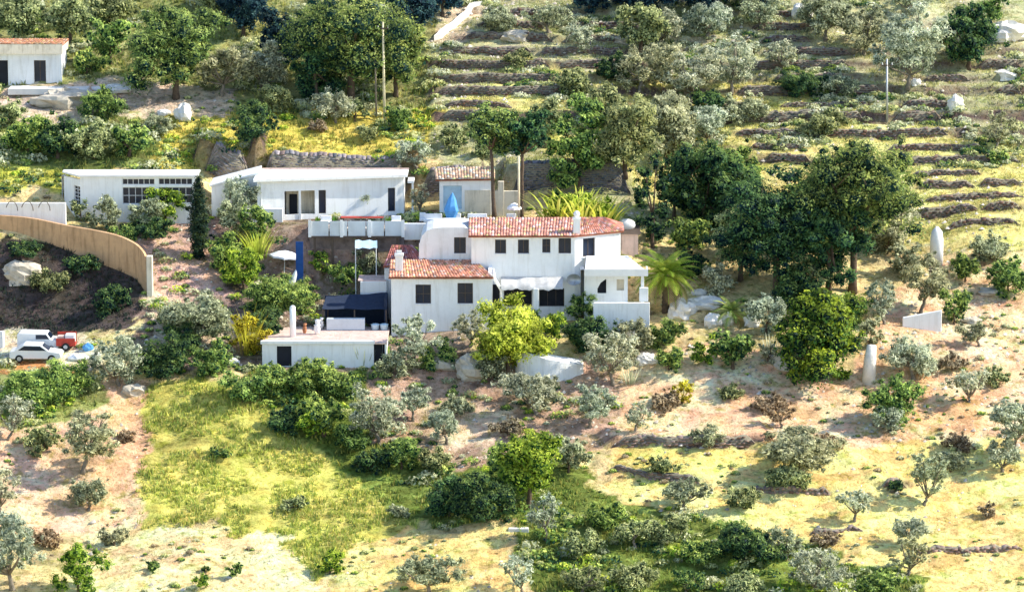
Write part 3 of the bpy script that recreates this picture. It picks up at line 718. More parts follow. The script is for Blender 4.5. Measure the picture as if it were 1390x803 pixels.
# left wing with falling roof
lw = MB(); xl0, xl1 = X(289, 14.4), A6[0]-.01
lw.prism([(xl0, 3.9), (xl1, 3.9), (xl1, zf(236, 14.4)), (xl0, zf(253, 14.4))], 'y', 14.4, 18.3); lw.build('wing', M['white'], uv)
rwg = MB(); rwg.prism([(xl0-.15, zf(253, 14.4)), (xl1, zf(236, 14.4)+.01), (xl1, zf(236, 14.4)+.14), (xl0-.15, zf(253, 14.4)+.13)], 'y', 14.2, 18.5); rwg.build('wing_roof', M['white'], uv)
rl_ = MB().box(B6[0]+.32, 15.3, zf(251, 14.3), X(562, 14.3), 17.5, zf(248, 14.3)); rl_.box(X(559, 14.3), 15.4, 3.9, X(561.5, 14.3), 15.6, zf(251, 14.3)); rl_.build('side_porch', M['white'], uv)
o = MB().box(X(336, 12.5), 12.4, 3.5, X(385, 12.5), 12.7, zf(283, 12.5)).build('garden_wall', M['white'], None, bevel=.03); tag(o, 'low white garden wall in front of the left wing of the upper white house', 'wall')
# deck and balustrade
dk = thing('deck', (X(484, 10), 10, 4.1), 'raised deck with a pale panelled front on dark posts in front of the upper house', 'deck')
MB().box(X(421, 8.8), 8.7, 3.85, X(549, 8.8), 12.5, 4.08).build('floor', M['paving'], dk)
for i in range(5):
    a_ = 423+i*25; tone = 'panel'
    MB().box(X(a_, 8.6)+.02, 8.55, zf(320, 8.6), X(a_+24, 8.6)-.02, 8.6, zf(300, 8.6)).build('panel', M[tone], dk)
for px in (422, 465, 503, 548): MB().box(X(px-2.6, 8.6), 8.44, zf(321.5, 8.6), X(px+1.4, 8.6), 8.545, zf(298.5, 8.6)).build('post', M['white'], dk)
MB().box(X(420, 8.6), 8.46, zf(322.5, 8.6), X(549, 8.6), 8.64, zf(320.3, 8.6)).build('edge_beam', M['frame'], dk)
for px in (428, 452, 512, 540): MB().box(X(px, 8.9)-.1, 8.8, -2.5, X(px, 8.9)+.1, 9.0, 3.84).build('column', M['frame'], dk)
MB().box(X(421, 9.4), 9.45, -2.5, X(549, 9.4), 9.6, 3.84).build('back_wall', M['rubble'], dk)
tbl = thing('table', (X(478, 10), 10, 4.08), 'outdoor table under a red cloth on the deck of the upper house', 'table')
MB().box(X(465, 10), 9.6, 4.75, X(520, 10), 10.4, 4.8).build('tabletop', M['wood'], tbl)
for px in (467, 518):
    for yy in (9.65, 10.3): MB().box(X(px, 10)-.04, yy, 4.08, X(px, 10)+.04, yy+.08, 4.75).build('leg', M['frame'], tbl)
MB().box(X(463.5, 10), 9.55, 4.803, X(521.5, 10), 10.45, 4.83).build('cloth', M['red'], tbl)
def cushion_seat(px, Y, w, lab, zb=4.08, m='wcloth'):
    x = X(px, Y); t = thing('lounge_seat', (x, Y, zb), lab, 'garden seat', 'white garden seats on the upper terrace')
    MB().box(x-w/2, Y-.4, zb+.18, x+w/2, Y+.4, zb+.42).build('cushion', M[m], t, bevel=.05)
    MB().box(x-w/2, Y+.41, zb+.18, x+w/2, Y+.58, zb+.8).build('backrest', M[m], t, bevel=.05)
    for sx in (-1, 1):
        for sy in (-.33, .5): MB().box(x+sx*(w/2-.08)-.03, Y+sy-.03, zb, x+sx*(w/2-.08)+.03, Y+sy+.03, zb+.179).build('leg', M['frame'], t)
    return t
cushion_seat(443, 9.9, .9, 'white cushioned seat on the deck left of the red table')
cushion_seat(538, 9.9, .8, 'white cushioned seat on the deck right of the red table')
cushion_seat(588, 11, 1.5, 'wide white cushioned seat left of the blue parasol')
cushion_seat(574, 11.6, .5, 'narrow white chair at the left end of the upper terrace seats')
cushion_seat(648, 11, 1.6, 'longest white cushioned seat, left of the leaning pine trunk')
cushion_seat(622, 11.2, .45, 'small white chair directly right of the blue parasol')
cushion_seat(694, 11, .8, 'white seat between the two umbrella pine trunks')

for k, (px, lab) in enumerate([(432, 'leftmost clay planter with a leafy plant on the deck'), (455, 'clay planter right of the left white seat on the deck'), (528, 'clay planter between red table and right white seat on the deck')]):
    x = X(px, 9.2); t = thing('planter', (x, 9.2, 4.08), lab, 'planter')
    MB().tube([(x, 9.2, 4.08), (x, 9.2, 4.5)], [.16, .23], 12).build('pot', M['terracotta'], t)
    ls = MB(); rr_2 = random.Random(k)
    for i in range(60):
        a_ = rr_2.uniform(0, 6.28); e_ = rr_2.uniform(.2, 1.4); L_ = rr_2.uniform(.3, .6); d_ = Vector((math.cos(a_)*math.cos(e_), math.sin(a_)*math.cos(e_), math.sin(e_))); b_ = Vector((x, 9.2, 4.48)); s_ = Vector((-math.sin(a_), math.cos(a_), 0))*.06
        ls.add([b_, b_+d_*L_*.5-s_, b_+d_*L_, b_+d_*L_*.5+s_], [(0, 1, 2, 3)], (.1+.1*rr_2.random(), .2+.15*rr_2.random(), .05))
    ls.build('plant', M['leaf'], t)
# outbuilding with pale wall
ob = thing('outbuilding', (X(645, 15), 15, 4.2), 'small pale outbuilding with a light brown tiled roof behind the villa', 'outbuilding')
wb = MB(); Ab = (X(597, 15), 15.0); Bb = (X(668, 15), 15.0); hbk = pxhole(Ab, Bb, (602, 252, 627, 284))
wallseg(wb, Ab, Bb, 3.9, zf(244, 15), [hbk]); wallseg(wb, Bb, (Bb[0], 18.6), 3.9, zf(244, 15)); wallseg(wb, (Ab[0], 18.6), Ab, 3.9, zf(244, 15)); wb.build('wall', M['white'], ob)
MB().box(X(631, 14.9), 14.93, 4.0, X(666, 14.9), 14.997, zf(258, 15)).build('lower_wall', M['cream'], ob)
MB().box(X(602, 15.3), 15.26, 4.0, X(627, 15.3), 15.29, zf(252, 15)).build('door', M['blush'], ob)
tiled('roof', (X(592, 14.7), 14.7, zf(244, 14.7)), (X(672, 14.7), 14.7, zf(243, 14.7)), (X(672, 18.5), 18.5, zf(226, 18.5)), (X(590, 18.5), 18.5, zf(229, 18.5)), ob, (.60, .42, .31), seed=12)
o = MB().box(X(672, 14.6), 14.5, 3.9, X(705, 14.6), 14.8, zf(259, 14.6)); o.box(X(676, 14.6), 14.45, 3.9, X(684, 14.6), 14.85, zf(246, 14.6)); o = o.build('garden_wall', M['cream'], None, bevel=.03); tag(o, 'cream garden wall with a taller white pier behind the umbrella pine trunks', 'wall')

def parasol(px, pyb, Y, zb, h, r, mt, lab, closed=False, tilt=0):
    x = X(px, Y); t = thing('parasol', (x, Y, zb), lab, 'parasol')
    MB().tube([(x, Y, zb), (x+tilt*.6, Y, zb+h)], .035, 7).build('pole', M['wframe'], t)
    MB().tube([(x, Y, zb), (x, Y, zb+.09)], [.28, .24], 12).build('base', M['concrete'], t)
    m_ = MB(); n = 8
    if closed:
        m_.tube([(x, Y-.02, zb+h*.18), (x+tilt*.2, Y-.02, zb+h*.45), (x+tilt*.5, Y, zb+h*.8), (x+tilt*.6, Y, zb+h)], [r*.55, r, r*.55, .04], 8)
    else:
        ring = [(x+tilt*.6, Y, zb+h)]
        vs = [ring[0]]
        for rr, dz in ((r*.5, -.16), (r, -.42), (r*1.0, -.58)):
            for k in range(n*2):
                a_ = math.pi*k/n; q = rr*(1 if k % 2 == 0 else .93); vs.append((x+tilt*.6+q*math.cos(a_), Y+q*math.sin(a_), zb+h+dz-tilt*q*math.cos(a_)*.5+(.04 if k % 2 else 0)))
        N2 = n*2; fs = [(0, 1+k, 1+(k+1) % N2) for k in range(N2)]
        for j in range(2): fs += [(1+j*N2+k, 1+j*N2+(k+1) % N2, 1+(j+1)*N2+(k+1) % N2, 1+(j+1)*N2+k) for k in range(N2)]
        m_.add(vs, fs)
    m_.build('canopy', M[mt], t); return t
parasol(612, 290, 10.6, 4.05, 2.7, .62, 'bluecloth', 'folded bright blue parasol on the upper terrace', True, .25)
parasol(698, 290, 10.5, 4.05, 1.9, .6, 'wcloth', 'small white parasol right of the umbrella pine trunks', False)
gq = hit(386, 374); parasol(386, 350, gq.y, gq.z, 2.1, 1.3, 'lilac', 'open pale lilac white parasol in the garden below the deck', False, .15)
gq = hit(392, 402); parasol(392, 395, gq.y, gq.z, 2.3, .34, 'wcloth', 'folded white parasol leaning in the garden above the annex chimney', True, 1.1)
# things under the deck
o = MB().box(X(402, 6), 6, H(X(407, 6), 6)-.1, X(412, 6), 6.1, zf(328, 6)).build('screen', M['deepblue'], None); tag(o, 'tall deep blue screen left of the posts under the deck', 'screen')
o = MB(); 
for i in range(7):
    for j in range(4): p = at(482+i*5, 326+j*3.6, 7.5-j*.5); p.z += .06*math.sin(i*2.1+j); o.v.append(tuple(p))
o.f = [(i*4+j, i*4+4+j, i*4+5+j, i*4+1+j) for i in range(6) for j in range(3)]
bt = thing('canopy', (X(497, 7), 7, -1.5), 'pale blue cloth canopy on thin posts under the right end of the deck', 'canopy')
o.build('cloth', M['blush'], bt, True)
for px, Y, py in ((483, 6.1, 336), (511, 6.1, 336), (483, 7.4, 327), (511, 7.4, 327)): MB().tube([(X(px, Y), Y, -2.8), (X(px, Y), Y, zf(py, Y))], .04, 6).build('post', M['wframe'], bt)
o = MB().box(X(487, .9), 3.9, -2.9, X(523, .9), 6.5, zf(382, 3.9)).build('storage_block', M['white'], None, bevel=.04); tag(o, 'low white block with pinkish flat top between the navy shade and the deck', 'storage block')
o = MB().box(X(486, 3.9), 4.0, zf(382, 3.9)+.003, X(524, 3.9), 6.6, zf(382, 3.9)+.08).build('patio_slab', M['pink'], None); tag(o, 'pinkish terrace slab topping the low white block beside the navy shade', 'slab')

# ================================================================== CABIN on the left
cb = thing('cabin', (X(180, 12), 12, 3.9), 'long white prefabricated cabin with a band of small windows at the left', 'cabin')
zc0, zc1 = 3.7, zf(240, 12)
c0, c1 = X(112, 12), X(268, 12)
cm = MB(); Ac, Bc = (c0, 12.0), (c1, 12.0)
hw = [pxhole(Ac, Bc, r) for r in [(168, 242.5, 212, 251), (217, 242, 263, 251), (168, 254, 212, 277), (217, 254, 263, 276)]]
wallseg(cm, Ac, Bc, zc0, zc1, hw, t=.2); wallseg(cm, Bc, (c1, 15.2), zc0, zc1, t=.2)
A7 = (X(90, 14.4), 14.4); hl7 = pxhole(A7, Ac, (102.5, 252, 111, 291))
wallseg(cm, A7, Ac, zc0, zc1-.25, [hl7], t=.2); wallseg(cm, A7, (A7[0]+.1, 15.2), zc0, zc1-.25, t=.2)
cm.build('wall', M['white'], cb)
cr = MB().prism([(c0-.1, 11.85), (c1+.12, 11.85), (c1+.12, 15.3), (A7[0]-.1, 15.3), (A7[0]-.1, 14.3)], 'z', zc1+.003, zc1+.14); cr.build('flat_roof', M['wframe'], cb)
for h in hw[:2]: opening(cb, Ac, Bc, h, .1, bars=5, frame='wframe', sill=False)
for h in hw[2:]: opening(cb, Ac, Bc, h, .1, bars=4, frame='wframe', sill=False, hb=1)
opening(cb, A7, Ac, hl7, .08, bars=1, frame='wframe', sill=False, hb=7, label='tall narrow slatted window')
o = MB().box(X(-40, 9), 8.9, 3.9, X(92, 9), 9.2, zf(275, 9)); o = o.build('garden_wall', M['white'], None, bevel=.05); tag(o, 'low white garden wall above the tan curved wall at the left edge', 'wall')
o = MB()
for k, px in enumerate((16, 37, 60)): o.tube([at(px+8*math.cos(a_*.35), 286-13*math.sin(a_*.35), 8.6) for a_ in range(0, 9)], .035, 5)
o = o.build('wire_arches', M['frame'], None); tag(o, 'thin dark wire arches in front of the low white wall at the left edge', 'wire arches')

# tan curved wall
pts = [(-60, 318, 8.6), (-10, 315, 8.2), (40, 321, 7.4), (90, 333, 6.6), (130, 343, 5.9), (160, 352, 5.3), (182, 366, 4.6), (194, 385, 3.6), (199, 402, 3.0)]
tops = [292, 292, 296, 306, 313, 320, 330, 341, 352]
m_ = MB(); base_pts = [at(a_, b_, c_) for a_, b_, c_ in pts]; top_pts = [at(pts[i][0]+(2 if i > 5 else 0), tops[i], pts[i][2]) for i in range(len(pts))]
def resamp(L_, n):
    out = []
    for i in range(n+1):
        t = i/n*(len(L_)-1); k = min(int(t), len(L_)-2); f = t-k
        p = [L_[max(k-1, 0)], L_[k], L_[k+1], L_[min(k+2, len(L_)-1)]]
        out.append(.5*((2*p[1])+(p[2]-p[0])*f+(2*p[0]-5*p[1]+4*p[2]-p[3])*f*f+(3*p[1]-p[0]-3*p[2]+p[3])*f**3))
    return out
bp_, tp_ = resamp(base_pts, 48), resamp(top_pts, 48)
for b_, t_ in zip(bp_, tp_):
    m_.v += [(b_.x, b_.y, b_.z-.9), (b_.x, b_.y, t_.z), (b_.x+.12, b_.y+.32, t_.z), (b_.x+.12, b_.y+.32, b_.z-.9)]
for i in range(48):
    a_ = i*4; m_.f += [(a_, a_+4, a_+5, a_+1), (a_+1, a_+5, a_+6, a_+2), (a_+2, a_+6, a_+7, a_+3)]
m_.f += [(0, 1, 2, 3), (192, 195, 194, 193)]
cw = thing('curved_wall', base_pts[4], 'long tan rendered wall curving down to a tall white end beside the cypress slope', 'wall')
m_.build('rendered_wall', M['tan'], cw)
e = MB().box(tp_[-1].x-.12, 2.7, zf(404, 3), tp_[-1].x+.35, 3.4, zf(347, 3)); e.build('end_pier', M['cream'], cw, bevel=.04)

# ================================================================== top-left house
th = thing('hill_house', (X(40, 33), 33, H(X(40, 33), 33)), 'small white house with a peach coloured roof edge at the upper left', 'house')
Yh = 33.0; At = (X(-60, Yh), Yh); Bt = (X(89, Yh), Yh); zb0 = zf(124, Yh); z1 = zf(73, Yh)
tm = MB(); ht = [pxhole(At, Bt, (0, 82, 16, 118)), pxhole(At, Bt, (51, 82, 67, 114))]
wallseg(tm, At, Bt, zb0-.5, z1, ht); wallseg(tm, Bt, (Bt[0], 37.5), zb0-.5, z1); tm.build('wall', M['white2'], th)
opening(th, At, Bt, ht[0], kind='door', bars=0, pane='dark', sill=False); opening(th, At, Bt, ht[1], bars=1)
rt = MB().prism([(Yh-.35, z1+.01), (37.6, z1+.01), (37.6, zf(54, 37.6)), (Yh-.2, zf(60, Yh))], 'x', At[0]-.3, Bt[0]+.2); rto = rt.build('roof', M['cream'], th)
tiled('roof_slope', (At[0]-.3, Yh-.2, zf(60, Yh)), (Bt[0]+.22, Yh-.2, zf(60, Yh)), (Bt[0]+.22, 37.6, zf(53, 37.6)), (At[0]-.3, 37.6, zf(53, 37.6)), rto, (.5, .25, .15), seed=20)
MB().box(X(83.5, Yh), Yh-.15, zb0-.4, X(89, Yh)+.1, Yh-.003, z1).build('pilaster', M['white'], th)
o = MB().box(X(18, 31), 30.5, zf(128, 31), X(125, 31), 32.8, zf(119.5, 31)); o = o.build('patio', M['concrete'], None, bevel=.04); tag(o, 'pale concrete patio slab in front of the small upper left house', 'patio')
# small roofs among the right trees
fh = thing('far_house', (X(1065, 30), 30, H(X(1065, 30), 30)), 'white house with orange roof mostly hidden behind the right hand pines', 'house')
m_ = MB(); zh1 = zf(233, 29); Ah = (X(1024, 29), 29.0); Bh = (X(1104, 29), 29.0); hh = [pxhole(Ah, Bh, (1042, 237, 1049, 247))]
wallseg(m_, Ah, Bh, zf(275, 29), zh1, hh); wallseg(m_, Bh, (Bh[0], 32), zf(275, 29), zh1); wallseg(m_, (Ah[0], 32), Ah, zf(275, 29), zh1)
m_.build('wall', M['white'], fh); opening(fh, Ah, Bh, hh[0])
tiled('roof', (Ah[0]-.2, 28.7, zh1), (Bh[0]+.2, 28.7, zh1), (Bh[0]+.2, 32, zf(222, 32)), (Ah[0]-.2, 32, zf(222, 32)), fh, (.65, .22, .1), seed=22)
# hut right of the villa
hu = thing('garden_hut', (X(853, 9), 9, 2), 'small pinkish hut with dark roof against the right end of the villa', 'hut')
MB().box(X(843, 9), 9.3, 0.5, X(866, 9), 11, zf(318, 9)).build('wall', M['pink'], hu)
MB().prism([(9.0, zf(318, 9)+.005), (11.2, zf(318, 9)+.005), (11.2, zf(309, 9.6))], 'x', X(841, 9), X(869, 9)).build('roof', M['frame'], hu)
o = MB().sphere((X(850, 10.4), 10.4, zf(305, 10.4)), (.75, .5, .5), 14, 8).tube([(X(850, 10.4), 10.4, zf(314, 10.4)), (X(850, 10.4), 10.4, zf(308, 10.4))], .3, 10)
o = o.build('water_tank', M['wframe'], None, True); tag(o, 'rounded white water tank on the dark roof of the pinkish hut', 'water tank')

# ================================================================== right garden: white stones, posts, walls
def rock(px, py, w, h, lab, m='wrock', name='boulder', seed=1, fn=hit, Y=None):
    p = hit(px, py) if Y is None else at(px, py, Y); s = FPX/(p.y-CY)
    rx, rz = w/s/2, h/s
    r = random.Random(seed+px); mb_ = MB(); n, m2 = 18, 11
    for i in range(m2+1):
        a_ = math.pi*i/m2
        for k in range(n):
            b_ = 2*math.pi*k/n; j = 1+r.uniform(-.05, .05)+.28*float(vnoise(px+3*math.cos(b_)*math.sin(a_)+seed, py+3*math.sin(b_)+4*math.cos(a_), 1.4, 21))*2
            q = abs(math.cos(a_))**.8*math.copysign(1, math.cos(a_))
            mb_.v.append((p.x+rx*math.sin(a_)*math.cos(b_)*j, p.y+rx*.8+rx*.8*math.sin(a_)*math.sin(b_)*j, p.z+rz*.45+q*rz*.6*j))
    mb_.f = [(i*n+k, (i+1)*n+k, (i+1)*n+(k+1) % n, i*n+(k+1) % n) for i in range(m2) for k in range(n)]
    o = mb_.build(name, M[m]); tag(o, lab, 'boulder'); return o
ROCKS = [
 (248,166,24,22,'bright white boulder on the slope below the big spreading tree','wrock'),
 (222,158,20,8,'flat white rock left of the bright white boulder on the slope','wrock'),
 (28,392,58,32,'large tan rounded boulder in the dark bank at the left edge','rock'),
 (372,96,40,16,'white rock face left of the big pine','wrock'),
 (950,403,24,9,'small flat pale boulder just right of the palm trunk','wrock'),
 (955,425,56,18,'long flat pale boulder right of the palm, above the white rock row','wrock'),
 (925,437,40,26,'pale pointed boulder right of the foot of the palm','wrock'),
 (968,446,24,18,'leftmost of the rounded white boulders right of the palm','wrock'),
 (988,444,17,18,'middle rounded white boulder in the row right of the palm','wrock'),
 (1022,445,24,16,'rightmost rounded white boulder, beside the grey green shrub','wrock'),
 (878,498,34,16,'pale boulder in front of the villa terrace, low on the slope','wrock'),
 (640,520,45,34,'pale mottled boulder left below the round bright bush','rock'),
 (600,505,40,20,'low grey boulder left of the mottled boulder below the villa','rock'),
 (313,498,24,10,'white rock beside the green shrubs left of the annex','wrock'),
 (340,468,30,14,'low white block shaped rock at the foot of the yellow bush','wrock'),
 (1298,158,24,26,'white pointed rock on the terraces right of the pale pole','wrock'),
 (1243,118,16,10,'round white rock below the large grey olive at upper right','wrock'),
 (1368,112,40,14,'flat pale rock at the right edge above the terraces','wrock'),
 (85,150,80,24,'broad pale rock outcrop under the small upper left house','rock'),
 (150,130,50,12,'pale rock ledge right of the concrete patio at upper left','wrock'),
 (700,60,40,16,'pale rock among the scrub on the upper hill centre','rock'),
 (845,62,36,12,'pale rock high on the hill right of centre','rock'),
 (1370,60,50,26,'cream rock outcrop at the upper right corner','wrock'),
 (1090,28,30,20,'cream rock at the top edge left of the grey olives','wrock'),
 (905,110,20,14,'small orange cream rock among the upper grey olives','rock'),
 (1075,505,60,24,'long pale rock at the left foot of the dark round tree','rock'),
 (180,540,34,16,'orange rock at the head of the stony track','rock'),
 (1320,440,30,8,'flat rock on the bare slope at right','rock'),
 (1350,405,40,12,'long jagged grey rock on the bare slope at right','rock'),
]
for i, (px, py, w, h, lab, m_) in enumerate(ROCKS): rock(px, py, w, h, lab, m_, seed=i)
def slabwall(px0, px1, pyt, pyb, Y, t, lab, m='white', name='garden_wall', slope=0):
    x0, x1 = X(px0, Y), X(px1, Y); za, zb2 = zf(pyt, Y), zf(pyt-slope, Y)
    o = MB().prism([(x0, zf(pyb, Y)-.8), (x1, zf(pyb, Y)-.8), (x1, zb2), (x0, za)], 'y', Y, Y+t).build(name, M[m], None, bevel=.05); tag(o, lab, 'wall'); return o
p = hit(1252, 447); slabwall(1226, 1279, 431, 447, p.y, .35, 'short white wall on the bare slope right of the dark round tree', slope=10)
p = hit(745, 512)
cwm = MB(); cvp = resamp([at(698, 516, p.y+1.2), at(705, 508, p.y-.1), at(730, 510, p.y-.8), at(760, 511, p.y-.6), at(792, 512, p.y+.4)], 24)
cvt = [zf(np.interp(i, [0, 5, 9, 15, 24], [500, 480, 479, 488, 496]), q.y) for i, q in enumerate(cvp)]
for q, z in zip(cvp, cvt): cwm.v += [(q.x, q.y, q.z-1.2), (q.x, q.y, z), (q.x, q.y+1.6, z+.15), (q.x, q.y+1.6, q.z-1.2)]
for i in range(24):
    a_ = i*4; cwm.f += [(a_, a_+4, a_+5, a_+1), (a_+1, a_+5, a_+6, a_+2), (a_+2, a_+6, a_+7, a_+3)]
cwm.f += [(0, 1, 2, 3), (99, 98, 97, 96)]
o = cwm.build('rounded_terrace', M['white2'], None); tag(o, 'curved white terrace edge in front of the round bright bush below the villa', 'terrace')
p = hit(690, 722); o = MB().box(p.x, p.y, p.z-.1, p.x+1.5, p.y+.9, p.z+.28).build('concrete_block', M['concrete'], None, bevel=.04); tag(o, 'small white concrete block at the edge of the lower yellow field', 'block')
p = hit(1271, 356); s_ = 16.2
m_ = MB().tube([(p.x, p.y, p.z-.3), (p.x, p.y, p.z+1.9), (p.x, p.y, p.z+2.6), (p.x, p.y, p.z+3.0)], [.58, .56, .45, .1], 12)
ob_ = m_.build('stone_pillar', M['white'], None, True); tag(ob_, 'rounded white pillar standing alone on the right slope', 'pillar')
p = hit(1179, 516); m_ = MB().tube([(p.x, p.y, p.z-.3), (p.x+.1, p.y, p.z+1.6), (p.x+.2, p.y, p.z+2.8)], [.55, .5, .38], 9)
ob_ = m_.build('stone_pillar', M['wrock'], None, True); tag(ob_, 'rough pale stone pillar at the right foot of the dark round tree', 'pillar')
p = hit(622, 52)
m_ = MB(); Lp = [(594, 54), (608, 42), (622, 32), (636, 20), (650, 8)]
Q = resamp([hit(a_, b_) for a_, b_ in Lp], 20)
for i, q in enumerate(Q):
    z = H(q.x, q.y); m_.v += [(q.x-.32, q.y-.2, z-.3), (q.x-.32, q.y-.2, z+.42), (q.x+.32, q.y+.2, z+.42), (q.x+.32, q.y+.2, z-.3)]
for i in range(20):
    a_ = i*4; m_.f += [(a_, a_+4, a_+5, a_+1), (a_+1, a_+5, a_+6, a_+2), (a_+2, a_+6, a_+7, a_+3)]
m_.f += [(0, 1, 2, 3), (83, 82, 81, 80)]
o = m_.build('water_channel', M['concrete'], None); tag(o, 'straight white concrete channel running up the hill beside the dark woods', 'channel')

# ================================================================== poles
def pole(px, pyb, pyt, lab, m='polewood', arms=True, r=.13):
    p = hit(px, pyb); h = zf(pyt, p.y)-p.z; t = thing('utility_pole', p, lab, 'utility pole')
    MB().tube([(p.x, p.y, p.z-.3), (p.x-.1, p.y, p.z+h)], [r, r*.65], 9).build('shaft', M[m], t, True)
    if arms:
        MB().box(p.x-.55, p.y-.2, p.z+h-.6, p.x+.45, p.y-.1, p.z+h-.5).build('crossarm', M['frame'], t)
        for d in (-.5, -.1, .35): MB().tube([(p.x+d, p.y-.15, p.z+h-.5), (p.x+d, p.y-.15, p.z+h-.3)], [.05, .035], 8).build('insulator', M['wframe'], t)
pole(522, 164, 30, 'tall pale yellowish utility pole in front of the big pine', 'polewood')
pole(511, 158, 58, 'shorter grey pole just behind the tall yellowish pole', 'barkgrey', False, .1)
pole(1204, 162, 80, 'pale grey utility pole on the right hand terraces', 'steel', True, .12)
p_ = hit(707, 300)
o = MB().tube([(X(704.5, 10.2), 10.2, 4.0), (X(704, 10.2), 10.2, zf(212, 10.2))], .1, 8).build('lamp_post', M['polewood'], None, True); tag(o, 'thin pale post directly left of the right umbrella pine trunk', 'post')

# ================================================================== vehicles
def wheels(t, cx_, y, z, offs, r, w):
    for dx in offs:
        for yy in (y, y+w):
            wo = MB().tube([(cx_+dx, yy-.09, z+r), (cx_+dx, yy+.09, z+r)], r, 14).build('wheel', M['rubber'], t, False)
            MB().tube([(cx_+dx, yy-.105, z+r), (cx_+dx, yy+.105, z+r)], r*.55, 12).build('rim', M['steel'], wo)
def car(px, Y, L, lab, van=False):
    x = X(px, Y); z = H(x, Y+.8)-.02; t = thing('van' if van else 'parked_car', (x, Y+.8, z), lab, 'van' if van else 'car')
    W = 1.7; h = L/2
    if van:
        side = [(-h, .35), (h*.92, .35), (h, .6), (h*.97, 1.0), (h*.62, 1.15), (h*.42, 1.6), (-h*.9, 1.66), (-h, 1.52)]
        belt, gl = 1.1, [(-h*.1, 1.15), (h*.54, 1.15), (h*.40, 1.5), (-h*.1, 1.5)]
    else:
        side = [(-h, .4), (-h*.95, .28), (h*.93, .28), (h, .5), (h*.95, .78), (h*.52, .92), (h*.22, 1.38), (-h*.45, 1.42), (-h*.8, .98), (-h*.98, .9)]
        gl = [(-h*.66, .98), (h*.42, .95), (h*.18, 1.3), (-h*.42, 1.33)]
    m2 = MB().prism([(x+a_, z+b_) for a_, b_ in side], 'y', Y, Y+W); m2.build('body', M['wpaint'], t, bevel=.07)
    for yy in (Y-.012, Y+W+.012-.01):
        MB().prism([(x+a_, z+b_) for a_, b_ in gl], 'y', yy, yy+.01).build('side_window', M['glass'], t)
    f_ = [(h*.5, .95), (h*.245, 1.34)] if not van else [(h*.605, 1.18), (h*.44, 1.55)]
    ws = MB(); (a0, b0_), (a1, b1_) = f_
    ws.add([(x+a0+.03, Y+.12, z+b0_), (x+a0+.03, Y+W-.12, z+b0_), (x+a1+.03, Y+W-.2, z+b1_), (x+a1+.03, Y+.2, z+b1_)], [(0, 1, 2, 3)]); ws.build('windscreen', M['glass'], t)
    wheels(t, x, Y+.05, z, (-h*.62, h*.62), .31, W-.1)
    for yy in (Y+.12, Y+W-.32): MB().box(x+h-.05, yy, z+.55, x+h+.015, yy+.2, z+.7).build('headlight', M['panel'], t)
    MB().box(x-h-.04, Y+.1, z+.3, x-h+.02, Y+W-.1, z+.45).build('bumper', M['rubber'], t)
car(50, -3.4, 3.3, 'small white van parked behind the white car at the left edge', True)
car(46, -5.6, 4.1, 'white hatchback parked at the left edge in front of the van')
x = X(88, -3.4); z = H(x, -3)
t = thing('trailer', (x, -3, z), 'small red trailer carrying a pale box next to the white van', 'trailer')
MB().box(x-.75, -3.6, z+.35, x+.75, -2.4, z+.55).build('bed', M['red'], t); MB().box(x-.75, -3.6, z+.553, x+.75, -3.5, z+.95).build('side_panel', M['red'], t)
MB().box(x-.75, -2.5, z+.553, x+.75, -2.4, z+1.3).build('side_panel', M['red'], t); MB().box(x-.05, -3.45, z+.56, x+.7, -2.6, z+1.25).build('box', M['wcloth'], t, bevel=.06)
MB().box(x-.68, -3.4, z+.56, x-.12, -2.6, z+1.1).build('crate', M['pink'], t, bevel=.03)
wheels(t, x, -3.62, z, (0,), .3, 1.25)
p = hit(119, 477); o = MB().sphere((p.x, p.y+.3, p.z+.25), (.42, .35, .38), 9, 6, .18, seed=4).build('tarpaulin', M['bluecloth'], None); tag(o, 'crumpled blue tarpaulin heap right of the red trailer', 'tarpaulin')
p = hit(106, 489); o = MB().sphere((p.x, p.y+.3, p.z+.15), (.85, .5, .32), 11, 6, .16, seed=6).build('sack_pile', M['wcloth'], None); tag(o, 'low heap of white sacks at the right end of the parking pad', 'sacks')
p = hit(3, 470); o = MB().tube([(p.x, p.y, p.z-.2), (p.x, p.y, p.z+1.25)], [.22, .2], 8).build('gate_post', M['white'], None, bevel=.02); tag(o, 'stubby white gate post at the very left edge beside the vehicles', 'post')
